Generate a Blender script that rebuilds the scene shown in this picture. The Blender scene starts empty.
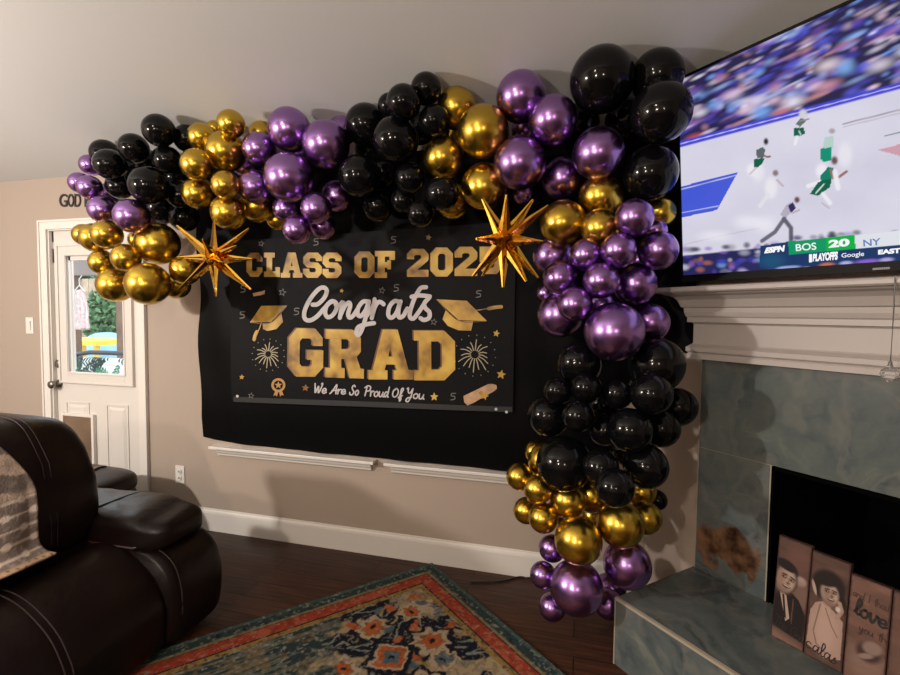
import bpy, bmesh, math, random
import numpy as np
from mathutils import Vector, Matrix, Euler
random.seed(7)
SC = bpy.context.scene
COL = SC.collection
PI = math.pi
EYE = Vector((0, 0, 1.46))

# ------------------------------------------------------------------ camera
FPX, PITCH, ROLL, YAW = 486.4, 0.04964, 0.00968, -0.26277
_cy, _sy = math.cos(YAW), math.sin(YAW)
FW = Vector((_sy * math.cos(PITCH), _cy * math.cos(PITCH), -math.sin(PITCH)))
_r0 = Vector((_cy, -_sy, 0)); _u0 = _r0.cross(FW)
RT = math.cos(ROLL) * _r0 + math.sin(ROLL) * _u0
UP = -math.sin(ROLL) * _r0 + math.cos(ROLL) * _u0
cam_d = bpy.data.cameras.new('camera'); cam = bpy.data.objects.new('camera', cam_d); COL.objects.link(cam)
cam_d.sensor_width = 36; cam_d.lens = FPX / 900 * 36; cam_d.clip_start = 0.02
m = Matrix((RT, UP, -FW)).transposed().to_4x4(); m.translation = EYE
cam.matrix_world = m
SC.camera = cam

def ray(px, py):
    px = float(px); py = float(py)
    return FW + (px - 450) / FPX * RT - (py - 337.5) / FPX * UP
def on_wall(px, py, y):            # measured point on a plane parallel to the back wall
    d = ray(px, py); return EYE + d * (y / d.y)
def on_level(px, py, z):
    d = ray(px, py); return EYE + d * ((z - EYE.z) / d.z)
# the diagonal fireplace wall: s runs along it (to the right), off is the distance out into the room
NF = Vector((1, 1, 0)).normalized(); EF = Vector((1, -1, 0)).normalized(); CF = 2.116
def fp(s, off, z): return NF * (CF - off) + EF * s + Vector((0, 0, z))
FROT = -PI / 4                     # fireplace frame: local x = EF, local y = NF (into the wall)
BACK = 2.664

# ------------------------------------------------------------------ tagging
def tag(o, label=None, cat=None, group=None, kind=None):
    if label: o['label'] = label
    if cat: o['category'] = cat
    if group: o['group'] = group
    if kind: o['kind'] = kind
    return o
def thing(name, label, cat, loc=(0, 0, 0), rz=0, group=None):
    o = bpy.data.objects.new(name, None); COL.objects.link(o)
    o.location = loc; o.rotation_euler = (0, 0, rz); o.empty_display_size = .1
    return tag(o, label, cat, group)
def link(name, me, mat=None, parent=None, smooth=False, label=None):
    o = bpy.data.objects.new(name, me); COL.objects.link(o)
    if mat:
        me.materials.clear(); me.materials.append(mat)
    if smooth:
        for p in me.polygons: p.use_smooth = True
    if parent: o.parent = parent
    if label: o['label'] = label
    return o

class MB:                                  # collects shapes, links them as one mesh
    def __init__(self): self.v = []; self.f = []
    def add(self, verts, faces):
        n = len(self.v); self.v += [tuple(p) for p in verts]
        self.f += [tuple(i + n for i in f) for f in faces]; return self
    def box(self, x0, x1, y0, y1, z0, z1):
        vs = [(x, y, z) for z in (z0, z1) for y in (y0, y1) for x in (x0, x1)]
        return self.add(vs, [(0, 2, 3, 1), (4, 5, 7, 6), (0, 1, 5, 4), (1, 3, 7, 5), (3, 2, 6, 7), (2, 0, 4, 6)])
    def frame(self, x0, x1, z0, z1, w, y0, y1):              # rectangular frame of four non-overlapping bars
        self.box(x0, x0 + w, y0, y1, z0, z1); self.box(x1 - w, x1, y0, y1, z0, z1)
        self.box(x0 + w + 1e-4, x1 - w - 1e-4, y0, y1, z0, z0 + w); return self.box(x0 + w + 1e-4, x1 - w - 1e-4, y0, y1, z1 - w, z1)
    def tube(self, pts, r, n=8, caps=True):
        pts = [Vector(p) for p in pts]; rs = r if isinstance(r, (list, tuple)) else [r] * len(pts)
        vs = []; fs = []
        up = Vector((0, 0, 1))
        for i, p in enumerate(pts):
            t = (pts[min(i + 1, len(pts) - 1)] - pts[max(i - 1, 0)]).normalized()
            a = up.cross(t)
            if a.length < 1e-3: a = Vector((1, 0, 0)).cross(t)
            a.normalize(); b = t.cross(a)
            for k in range(n):
                an = 2 * PI * k / n; vs.append(p + (a * math.cos(an) + b * math.sin(an)) * rs[i])
        for i in range(len(pts) - 1):
            for k in range(n):
                k2 = (k + 1) % n; fs.append((i * n + k, i * n + k2, (i + 1) * n + k2, (i + 1) * n + k))
        if caps:
            fs.append(tuple(range(n))[::-1]); fs.append(tuple((len(pts) - 1) * n + k for k in range(n)))
        return self.add(vs, fs)
    def lathe(self, prof, n=24, loc=(0, 0, 0), axis=None):   # prof: (r, z)
        vs = []; fs = []; M = Matrix.Identity(3)
        if axis is not None: M = Vector((0, 0, 1)).rotation_difference(Vector(axis)).to_matrix()
        for r, z in prof:
            for k in range(n):
                a = 2 * PI * k / n; vs.append(M @ Vector((r * math.cos(a), r * math.sin(a), z)) + Vector(loc))
        for i in range(len(prof) - 1):
            for k in range(n):
                k2 = (k + 1) % n; fs.append((i * n + k, i * n + k2, (i + 1) * n + k2, (i + 1) * n + k))
        fs.append(tuple(range(n))[::-1]); fs.append(tuple((len(prof) - 1) * n + k for k in range(n)))
        return self.add(vs, fs)
    def loft(self, rings, closed=True, caps=True):           # rings of equal length
        n = len(rings[0]); vs = [p for r in rings for p in r]; fs = []
        for i in range(len(rings) - 1):
            for k in range(n if closed else n - 1):
                k2 = (k + 1) % n; fs.append((i * n + k, i * n + k2, (i + 1) * n + k2, (i + 1) * n + k))
        if caps and closed:
            fs.append(tuple(range(n))[::-1]); fs.append(tuple((len(rings) - 1) * n + k for k in range(n)))
        return self.add(vs, fs)
    def superq(self, c, s, e1=.5, e2=.5, nu=40, nv=24, fn=None):   # soft cushion
        vs = []; fs = []; pw = lambda t, e: math.copysign(abs(t) ** e, t)
        for j in range(nv + 1):
            ph = -PI / 2 + PI * j / nv
            for i in range(nu):
                th = 2 * PI * i / nu
                p = Vector((s[0] * pw(math.cos(ph), e1) * pw(math.cos(th), e2), s[1] * pw(math.cos(ph), e1) * pw(math.sin(th), e2), s[2] * pw(math.sin(ph), e1)))
                if fn: p = fn(p)
                vs.append(p + Vector(c))
        for j in range(nv):
            for i in range(nu):
                i2 = (i + 1) % nu; fs.append((j * nu + i, j * nu + i2, (j + 1) * nu + i2, (j + 1) * nu + i))
        return self.add(vs, fs)
    def build(self, name, mat, parent=None, smooth=False, bevel=0, label=None, angle=None):
        me = bpy.data.meshes.new(name); me.from_pydata([tuple(p) for p in self.v], [], self.f); me.update()
        bm = bmesh.new(); bm.from_mesh(me)
        bmesh.ops.remove_doubles(bm, verts=bm.verts, dist=1e-6)
        bmesh.ops.recalc_face_normals(bm, faces=bm.faces); bm.to_mesh(me); bm.free()
        o = link(name, me, mat, parent, smooth, label)
        if bevel:
            b = o.modifiers.new('bevel', 'BEVEL'); b.width = bevel; b.segments = 2; b.limit_method = 'ANGLE'; b.angle_limit = math.radians(40)
        return o

def polys_mesh(name, polys, mat, to3d, parent=None, depth=0, fallback=True):
    """flat printed or cut shapes: each poly is (outer, [holes]) in 2D; filled by a 2D curve, then laid on a surface"""
    V = []; F = []
    for outer, holes in polys:
        cu = bpy.data.curves.new('c', 'CURVE'); cu.dimensions = '2D'; cu.fill_mode = 'BOTH'
        for ring in [outer] + list(holes):
            sp = cu.splines.new('POLY'); sp.points.add(len(ring) - 1); sp.use_cyclic_u = True
            for q, (x, y) in zip(sp.points, ring): q.co = (x, y, 0, 1)
        ob = bpy.data.objects.new('c', cu); COL.objects.link(ob)
        me = ob.to_mesh(); n = len(V)
        V += [tuple(v.co) for v in me.vertices]; F += [tuple(i + n for i in p.vertices) for p in me.polygons]
        ob.to_mesh_clear(); bpy.data.objects.remove(ob); bpy.data.curves.remove(cu)
    V3 = [tuple(to3d(x, y)) for x, y, _ in V]
    me = bpy.data.meshes.new(name); me.from_pydata(V3, [], F); me.update()
    return link(name, me, mat, parent)

def text_polys(body, bold=0.0):                 # built-in font -> mesh in a unit box
    cu = bpy.data.curves.new('t', 'FONT'); cu.body = body; cu.size = 1; cu.offset = bold
    ob = bpy.data.objects.new('t', cu); COL.objects.link(ob)
    bpy.context.view_layer.update()
    dg = bpy.context.evaluated_depsgraph_get(); me = ob.evaluated_get(dg).to_mesh()
    V = [(v.co.x, v.co.y) for v in me.vertices]; F = [tuple(p.vertices) for p in me.polygons]
    ob.evaluated_get(dg).to_mesh_clear(); bpy.data.objects.remove(ob); bpy.data.curves.remove(cu)
    xs = [p[0] for p in V]; ys = [p[1] for p in V]
    x0, x1, y0, y1 = min(xs), max(xs), min(ys), max(ys)
    return [((x - x0) / (x1 - x0), (y - y0) / (y1 - y0)) for x, y in V], F
def text_quad(name, body, quad, mat, to3d, parent, bold=0.0):
    """quad: measured corners (top-left, top-right, bottom-right, bottom-left)"""
    V, F = text_polys(body, bold)
    tl, tr, br, bl = quad
    P = []
    for u, v in V:
        x = (1 - v) * ((1 - u) * bl[0] + u * br[0]) + v * ((1 - u) * tl[0] + u * tr[0])
        y = (1 - v) * ((1 - u) * bl[1] + u * br[1]) + v * ((1 - u) * tl[1] + u * tr[1])
        P.append(tuple(to3d(x, y)))
    me = bpy.data.meshes.new(name); me.from_pydata(P, [], F); me.update()
    return link(name, me, mat, parent)

def smooth_line(pts, n=8):                      # Catmull-Rom
    P = [np.array(p, float) for p in pts]
    if len(P) < 3: return [tuple(p) for p in P]
    P = [2 * P[0] - P[1]] + P + [2 * P[-1] - P[-2]]; out = []
    for i in range(1, len(P) - 2):
        a, b, c, d = P[i - 1:i + 3]
        for k in range(n):
            t = k / n; out.append(tuple(.5 * (2 * b + (c - a) * t + (2 * a - 5 * b + 4 * c - d) * t * t + (3 * b - a - 3 * c + d) * t ** 3)))
    out.append(tuple(P[-2])); return out
def stroke_mesh(name, lines, w, mat, to3d, parent=None, n=6):
    """pen strokes of width w (2D units) as one flat mesh; w may be given per line"""
    V = []; F = []
    for ln in lines:
        ww = w
        if isinstance(ln, dict): ww = ln['w']; ln = ln['p']
        L = smooth_line(ln, n); N = len(L)
        for i, p in enumerate(L):
            a = L[max(i - 1, 0)]; b = L[min(i + 1, N - 1)]
            dx, dy = b[0] - a[0], b[1] - a[1]; l = math.hypot(dx, dy) or 1
            nx, ny = -dy / l * ww / 2, dx / l * ww / 2
            V += [(p[0] + nx, p[1] + ny), (p[0] - nx, p[1] - ny)]
            if i:
                k = len(V); F.append((k - 4, k - 3, k - 1, k - 2))
        for p in (L[0], L[-1]):                 # round ends
            k = len(V); V += [(p[0] + ww / 2 * math.cos(2 * PI * j / 10), p[1] + ww / 2 * math.sin(2 * PI * j / 10)) for j in range(10)]
            F.append(tuple(range(k, k + 10)))
    me = bpy.data.meshes.new(name); me.from_pydata([tuple(to3d(x, y)) for x, y in V], [], F); me.update()
    return link(name, me, mat, parent)

def painted(name, pts3d, nu, nv, rgb, mat, parent=None, thick=0, smooth=True):
    """grid of (nv+1) x (nu+1) points with a colour for every vertex (a printed or woven design)"""
    pts3d = np.asarray(pts3d, float).reshape(-1, 3); W = nu + 1
    i = np.arange(nu); j = np.arange(nv); I, J = np.meshgrid(i, j)
    a = (J * W + I).ravel(); F = np.stack([a, a + 1, a + 1 + W, a + W], 1)
    me = bpy.data.meshes.new(name)
    me.vertices.add(len(pts3d)); me.vertices.foreach_set('co', pts3d.ravel())
    me.loops.add(F.size); me.polygons.add(len(F))
    me.polygons.foreach_set('loop_start', np.arange(0, F.size, 4)); me.polygons.foreach_set('loop_total', np.full(len(F), 4))
    me.loops.foreach_set('vertex_index', F.ravel()); me.update(calc_edges=True)
    at = me.color_attributes.new('print', 'FLOAT_COLOR', 'POINT')
    rgba = np.ones((len(pts3d), 4), np.float32); rgba[:, :3] = np.clip(np.asarray(rgb).reshape(-1, 3), 0, 4)
    at.data.foreach_set('color', rgba.ravel())
    o = link(name, me, mat, parent, smooth)
    if thick:
        s = o.modifiers.new('thickness', 'SOLIDIFY'); s.thickness = thick; s.offset = -1
    return o

# numpy drawing helpers (work on coordinate arrays X, Y)
def sm(a, b, t):
    t = np.clip((t - a) / (b - a), 0, 1); return t * t * (3 - 2 * t)
def ell(X, Y, cx, cy, rx, ry, rot=0, soft=.15):
    c, s = math.cos(rot), math.sin(rot); x = (X - cx) * c + (Y - cy) * s; y = -(X - cx) * s + (Y - cy) * c
    return 1 - sm(1 - soft, 1 + soft, np.sqrt((x / rx) ** 2 + (y / ry) ** 2))
def pol(X, Y, pts):
    ins = np.zeros(X.shape, bool); n = len(pts)
    for k in range(n):
        x1, y1 = pts[k]; x2, y2 = pts[(k + 1) % n]
        if y1 == y2: continue
        c = ((y1 > Y) != (y2 > Y)) & (X < (x2 - x1) * (Y - y1) / (y2 - y1) + x1); ins ^= c
    return ins.astype(float)
def seg(X, Y, pts, w, soft=.4):
    d = np.full(X.shape, 1e9)
    for (x1, y1), (x2, y2) in zip(pts[:-1], pts[1:]):
        l2 = (x2 - x1) ** 2 + (y2 - y1) ** 2 + 1e-12; t = np.clip(((X - x1) * (x2 - x1) + (Y - y1) * (y2 - y1)) / l2, 0, 1)
        d = np.minimum(d, np.hypot(X - x1 - t * (x2 - x1), Y - y1 - t * (y2 - y1)))
    return 1 - sm(w / 2 * (1 - soft), w / 2 * (1 + soft), d)
def put(C, mask, col):
    C[...] = C * (1 - mask[..., None]) + np.array(col) * mask[..., None]
_rng = np.random.default_rng(5)
_lat = _rng.random((256, 256))
def vn(X, Y):
    xi = np.floor(X).astype(int); yi = np.floor(Y).astype(int); fx = X - xi; fy = Y - yi
    fx = fx * fx * (3 - 2 * fx); fy = fy * fy * (3 - 2 * fy); g = lambda a, b: _lat[a % 256, b % 256]
    return (g(xi, yi) * (1 - fx) + g(xi + 1, yi) * fx) * (1 - fy) + (g(xi, yi + 1) * (1 - fx) + g(xi + 1, yi + 1) * fx) * fy
def fbm(X, Y, o=4):
    s = 0; a = .5
    for k in range(o): s = s + a * vn(X * 2 ** k + 17 * k, Y * 2 ** k + 31 * k); a *= .5
    return s

# ------------------------------------------------------------------ materials
def mat(name, col, rough=.5, metal=0, bump=0, bscale=40, coat=0, var=0, vscale=5, spec=None, detail=4):
    m = bpy.data.materials.new(name); m.use_nodes = True; nt = m.node_tree; b = nt.nodes['Principled BSDF']
    b.inputs['Base Color'].default_value = (*col, 1); b.inputs['Roughness'].default_value = rough; b.inputs['Metallic'].default_value = metal
    if coat: b.inputs['Coat Weight'].default_value = coat; b.inputs['Coat Roughness'].default_value = .05
    if spec is not None: b.inputs['Specular IOR Level'].default_value = spec
    if bump or var: tc = nt.nodes.new('ShaderNodeTexCoord')
    if var:
        n = nt.nodes.new('ShaderNodeTexNoise'); n.inputs['Scale'].default_value = vscale; n.inputs['Detail'].default_value = 5
        nt.links.new(tc.outputs['Object'], n.inputs['Vector'])
        r = nt.nodes.new('ShaderNodeValToRGB'); r.color_ramp.elements[0].position = .3; r.color_ramp.elements[1].position = .7
        r.color_ramp.elements[0].color = (*[c * (1 - var) for c in col], 1); r.color_ramp.elements[1].color = (*[min(1, c * (1 + var)) for c in col], 1)
        nt.links.new(n.outputs['Fac'], r.inputs['Fac']); nt.links.new(r.outputs['Color'], b.inputs['Base Color'])
    if bump:
        n = nt.nodes.new('ShaderNodeTexNoise'); n.inputs['Scale'].default_value = bscale; n.inputs['Detail'].default_value = detail
        nt.links.new(tc.outputs['Object'], n.inputs['Vector'])
        bp = nt.nodes.new('ShaderNodeBump'); bp.inputs['Strength'].default_value = bump; bp.inputs['Distance'].default_value = .01
        nt.links.new(n.outputs['Fac'], bp.inputs['Height']); nt.links.new(bp.outputs['Normal'], b.inputs['Normal'])
    return m
def mat_print(name, rough=.8, emit=0, bump=0, bscale=300, spec=.3):
    m = bpy.data.materials.new(name); m.use_nodes = True; nt = m.node_tree; b = nt.nodes['Principled BSDF']
    a = nt.nodes.new('ShaderNodeVertexColor'); a.layer_name = 'print'
    b.inputs['Roughness'].default_value = rough; b.inputs['Specular IOR Level'].default_value = spec
    if emit:
        b.inputs['Base Color'].default_value = (.003, .003, .003, 1); b.inputs['Roughness'].default_value = .5
        nt.links.new(a.outputs['Color'], b.inputs['Emission Color']); b.inputs['Emission Strength'].default_value = emit
    else: nt.links.new(a.outputs['Color'], b.inputs['Base Color'])
    if bump:
        tc = nt.nodes.new('ShaderNodeTexCoord'); n = nt.nodes.new('ShaderNodeTexNoise'); n.inputs['Scale'].default_value = bscale
        nt.links.new(tc.outputs['Object'], n.inputs['Vector']); bp = nt.nodes.new('ShaderNodeBump'); bp.inputs['Strength'].default_value = bump; bp.inputs['Distance'].default_value = .004
        nt.links.new(n.outputs['Fac'], bp.inputs['Height']); nt.links.new(bp.outputs['Normal'], b.inputs['Normal'])
    return m
def mat_emit(name, col, s=1):
    m = bpy.data.materials.new(name); m.use_nodes = True; b = m.node_tree.nodes['Principled BSDF']
    b.inputs['Base Color'].default_value = (.01, .01, .01, 1); b.inputs['Emission Color'].default_value = (*col, 1); b.inputs['Emission Strength'].default_value = s
    return m

M = {}
M['wall'] = mat('wall_paint_beige', (.36, .29, .235), .75, bump=.05, bscale=250)
M['ceiling'] = mat('ceiling_paint', (.545, .54, .53), .85, bump=.06, bscale=200)
M['trim'] = mat('white_trim_paint', (.66, .62, .57), .4)
M['door'] = mat('door_paint', (.62, .585, .54), .4)
M['casing'] = mat('casing_paint', (.68, .64, .59), .4)
M['mantel'] = mat('mantel_paint', (.40, .36, .335), .45)
M['black_balloon'] = mat('black_latex', (.003, .003, .0035), .12, coat=.08, spec=.22)
M['gold_balloon'] = mat('gold_chrome_latex', (.58, .385, .05), .26, 1, coat=.12)
M['purple_balloon'] = mat('purple_chrome_latex', (.35, .19, .49), .26, 1, coat=.12)
M['foil'] = mat('gold_foil', (.90, .52, .08), .07, 1, bump=.12, bscale=30)
M['cloth'] = mat('black_backdrop_plastic', (.0016, .0016, .0019), .5, bump=.12, bscale=9, spec=.06)
M['banner'] = mat('banner_cloth', (.0048, .005, .0058), .6, bump=.25, bscale=14, spec=.1)
M['white_print'] = mat('white_print', (.50, .47, .47), .6, spec=.3)
M['dim_print'] = mat('grey_print', (.13, .12, .11), .6)
M['beige_print'] = mat('parchment_print', (.45, .27, .15), .6, var=.25, vscale=30)
M['gold_edge'] = mat('dark_gold_print', (.13, .05, .012), .55)
M['black'] = mat('black_plastic', (.008, .008, .009), .3)
M['soot'] = mat('firebox_soot', (.0022, .0022, .0022), .9, bump=.3, bscale=30, spec=0)
M['metal'] = mat('brushed_nickel', (.25, .23, .21), .35, 1)
M['leather'] = mat('dark_leather', (.008, .0034, .0028), .38, bump=.3, bscale=16, var=.4, vscale=5, spec=.3)
M['leather_red'] = mat('oxblood_leather', (.03, .008, .006), .4, bump=.3, bscale=20)
M['stitch'] = mat('brown_stitching', (.022, .010, .009), .7)
M['plate'] = mat('switch_plate', (.68, .65, .6), .35)
M['crystal'] = mat('clear_crystal', (.9, .9, .9), .03)
_b = M['crystal'].node_tree.nodes['Principled BSDF']; _b.inputs['Transmission Weight'].default_value = .9; _b.inputs['IOR'].default_value = 1.5

def m_gold_print():
    m = bpy.data.materials.new('gold_foil_print'); m.use_nodes = True; nt = m.node_tree; b = nt.nodes['Principled BSDF']
    tc = nt.nodes.new('ShaderNodeTexCoord'); mp = nt.nodes.new('ShaderNodeMapping'); mp.inputs['Rotation'].default_value = (0, .6, 0)
    n = nt.nodes.new('ShaderNodeTexNoise'); n.inputs['Scale'].default_value = 9; n.inputs['Detail'].default_value = 2
    r = nt.nodes.new('ShaderNodeValToRGB'); e = r.color_ramp.elements
    e[0].position = .3; e[0].color = (.16, .072, .008, 1); e[1].position = .72; e[1].color = (.60, .39, .055, 1)
    k = e.new(.48); k.color = (.42, .235, .022, 1)
    nt.links.new(tc.outputs['Object'], mp.inputs['Vector']); nt.links.new(mp.outputs[0], n.inputs['Vector']); nt.links.new(n.outputs['Fac'], r.inputs['Fac']); nt.links.new(r.outputs[0], b.inputs['Base Color'])
    b.inputs['Roughness'].default_value = .5; return m
M['gold_print'] = m_gold_print()

def m_floor():
    m = bpy.data.materials.new('dark_wood_planks'); m.use_nodes = True; nt = m.node_tree; b = nt.nodes['Principled BSDF']
    tc = nt.nodes.new('ShaderNodeTexCoord')
    br = nt.nodes.new('ShaderNodeTexBrick'); br.inputs['Scale'].default_value = 1; br.inputs['Brick Width'].default_value = 1.1; br.inputs['Row Height'].default_value = .13
    br.inputs['Mortar Size'].default_value = .0025; br.inputs['Color1'].default_value = (.060, .0235, .013, 1); br.inputs['Color2'].default_value = (.036, .0165, .010, 1); br.inputs['Mortar'].default_value = (.006, .003, .002, 1)
    nt.links.new(tc.outputs['Object'], br.inputs['Vector'])
    mp = nt.nodes.new('ShaderNodeMapping'); mp.inputs['Scale'].default_value = (3, 40, 1); nt.links.new(tc.outputs['Object'], mp.inputs['Vector'])
    n = nt.nodes.new('ShaderNodeTexNoise'); n.inputs['Scale'].default_value = 1.5; n.inputs['Detail'].default_value = 6; nt.links.new(mp.outputs[0], n.inputs['Vector'])
    r = nt.nodes.new('ShaderNodeValToRGB'); r.color_ramp.elements[0].position = .3; r.color_ramp.elements[0].color = (.45, .45, .45, 1); r.color_ramp.elements[1].position = .75; r.color_ramp.elements[1].color = (1.5, 1.4, 1.3, 1)
    nt.links.new(n.outputs['Fac'], r.inputs['Fac'])
    mx = nt.nodes.new('ShaderNodeMix'); mx.data_type = 'RGBA'; mx.blend_type = 'MULTIPLY'; mx.inputs['Factor'].default_value = 1
    nt.links.new(br.outputs['Color'], mx.inputs[6]); nt.links.new(r.outputs[0], mx.inputs[7]); nt.links.new(mx.outputs[2], b.inputs['Base Color'])
    b.inputs['Roughness'].default_value = .38; b.inputs['Specular IOR Level'].default_value = .2
    bp = nt.nodes.new('ShaderNodeBump'); bp.inputs['Strength'].default_value = .15; bp.inputs['Distance'].default_value = .003
    nt.links.new(n.outputs['Fac'], bp.inputs['Height']); nt.links.new(bp.outputs[0], b.inputs['Normal'])
    return m
M['floor'] = m_floor()

def m_tile():
    m = bpy.data.materials.new('grey_green_marble'); m.use_nodes = True; nt = m.node_tree; b = nt.nodes['Principled BSDF']; L = nt.links.new
    tc = nt.nodes.new('ShaderNodeTexCoord')
    n1 = nt.nodes.new('ShaderNodeTexNoise'); n1.inputs['Scale'].default_value = 1.6; n1.inputs['Detail'].default_value = 5; L(tc.outputs['Object'], n1.inputs['Vector'])
    vm = nt.nodes.new('ShaderNodeVectorMath'); vm.operation = 'MULTIPLY_ADD'; vm.inputs[1].default_value = (1.6, 1.6, 1.6); L(n1.outputs['Color'], vm.inputs[0]); L(tc.outputs['Object'], vm.inputs[2])
    mp = nt.nodes.new('ShaderNodeMapping'); mp.inputs['Rotation'].default_value = (.3, .5, .9); mp.inputs['Scale'].default_value = (1.2, 3.2, 3.2); L(vm.outputs[0], mp.inputs['Vector'])
    n2 = nt.nodes.new('ShaderNodeTexNoise'); n2.inputs['Scale'].default_value = 1.5; n2.inputs['Detail'].default_value = 7; n2.inputs['Roughness'].default_value = .6; L(mp.outputs[0], n2.inputs['Vector'])
    r = nt.nodes.new('ShaderNodeValToRGB'); e = r.color_ramp.elements
    e[0].position = .28; e[0].color = (.042, .056, .060, 1); e[1].position = .78; e[1].color = (.22, .225, .205, 1)
    k = e.new(.45); k.color = (.088, .106, .107, 1); k = e.new(.6); k.color = (.115, .132, .12, 1)
    L(n2.outputs['Fac'], r.inputs['Fac'])
    # pale thin veins
    n3 = nt.nodes.new('ShaderNodeTexNoise'); n3.inputs['Scale'].default_value = 2.2; n3.inputs['Detail'].default_value = 3; L(vm.outputs[0], n3.inputs['Vector'])
    s1 = nt.nodes.new('ShaderNodeMath'); s1.operation = 'SUBTRACT'; s1.inputs[1].default_value = .5; L(n3.outputs['Fac'], s1.inputs[0])
    ab = nt.nodes.new('ShaderNodeMath'); ab.operation = 'ABSOLUTE'; L(s1.outputs[0], ab.inputs[0])
    r3 = nt.nodes.new('ShaderNodeValToRGB'); r3.color_ramp.elements[0].position = 0; r3.color_ramp.elements[0].color = (.45, .45, .45, 1); r3.color_ramp.elements[1].position = .05; r3.color_ramp.elements[1].color = (0, 0, 0, 1); L(ab.outputs[0], r3.inputs['Fac'])
    mx = nt.nodes.new('ShaderNodeMix'); mx.data_type = 'RGBA'; L(r3.outputs[0], mx.inputs['Factor']); L(r.outputs[0], mx.inputs[6]); mx.inputs[7].default_value = (.17, .17, .15, 1)
    # rust-brown agate patches at two known spots of the slab
    last = mx.outputs[2]
    for (px_, py_, pz_), rx, rz in (((-1.20, 0, .43), .17, .11), ((-.585, 0, 1.19), .05, .075)):
        sb = nt.nodes.new('ShaderNodeVectorMath'); sb.operation = 'SUBTRACT'; sb.inputs[1].default_value = (px_, py_, pz_); L(tc.outputs['Object'], sb.inputs[0])
        n4 = nt.nodes.new('ShaderNodeTexNoise'); n4.inputs['Scale'].default_value = 14; n4.inputs['Detail'].default_value = 5; L(tc.outputs['Object'], n4.inputs['Vector'])
        ad = nt.nodes.new('ShaderNodeVectorMath'); ad.operation = 'MULTIPLY_ADD'; ad.inputs[1].default_value = (.22, 0, .22); L(n4.outputs['Color'], ad.inputs[0]); L(sb.outputs[0], ad.inputs[2])
        of = nt.nodes.new('ShaderNodeVectorMath'); of.operation = 'SUBTRACT'; of.inputs[1].default_value = (.11, 0, .11); L(ad.outputs[0], of.inputs[0])
        sc = nt.nodes.new('ShaderNodeVectorMath'); sc.operation = 'MULTIPLY'; sc.inputs[1].default_value = (1 / rx, 0, 1 / rz); L(of.outputs[0], sc.inputs[0])
        ln = nt.nodes.new('ShaderNodeVectorMath'); ln.operation = 'LENGTH'; L(sc.outputs[0], ln.inputs[0])
        rr = nt.nodes.new('ShaderNodeValToRGB'); rr.color_ramp.elements[0].position = .75; rr.color_ramp.elements[0].color = (1, 1, 1, 1); rr.color_ramp.elements[1].position = .95; rr.color_ramp.elements[1].color = (0, 0, 0, 1); L(ln.outputs['Value'], rr.inputs['Fac'])
        rc = nt.nodes.new('ShaderNodeValToRGB'); ee = rc.color_ramp.elements; ee[0].position = .35; ee[0].color = (.03, .014, .008, 1); ee[1].position = .62; ee[1].color = (.20, .105, .055, 1); L(n4.outputs['Fac'], rc.inputs['Fac'])
        m2 = nt.nodes.new('ShaderNodeMix'); m2.data_type = 'RGBA'; L(rr.outputs[0], m2.inputs['Factor']); L(last, m2.inputs[6]); L(rc.outputs[0], m2.inputs[7]); last = m2.outputs[2]
    L(last, b.inputs['Base Color']); b.inputs['Roughness'].default_value = .22; b.inputs['Specular IOR Level'].default_value = .45
    return m
M['tile'] = m_tile()
M['grout'] = mat('pale_grout', (.34, .29, .22), .6)
def m_glass():
    m = bpy.data.materials.new('clear_window_glass'); m.use_nodes = True; nt = m.node_tree; o = nt.nodes['Material Output']
    nt.nodes.remove(nt.nodes['Principled BSDF'])
    t = nt.nodes.new('ShaderNodeBsdfTransparent'); t.inputs[0].default_value = (.93, .95, .95, 1); g = nt.nodes.new('ShaderNodeBsdfGlossy'); g.inputs['Roughness'].default_value = .02
    f = nt.nodes.new('ShaderNodeLayerWeight'); w = nt.nodes.new('ShaderNodeMath'); w.operation = 'POWER'; w.inputs[1].default_value = 5; x = nt.nodes.new('ShaderNodeMixShader')
    a = nt.nodes.new('ShaderNodeMath'); a.operation = 'MULTIPLY_ADD'; a.inputs[1].default_value = .9; a.inputs[2].default_value = .03
    nt.links.new(f.outputs['Facing'], w.inputs[0]); nt.links.new(w.outputs[0], a.inputs[0]); nt.links.new(a.outputs[0], x.inputs[0]); nt.links.new(t.outputs[0], x.inputs[1]); nt.links.new(g.outputs[0], x.inputs[2]); nt.links.new(x.outputs[0], o.inputs['Surface']); return m
M['glass'] = m_glass()
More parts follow.
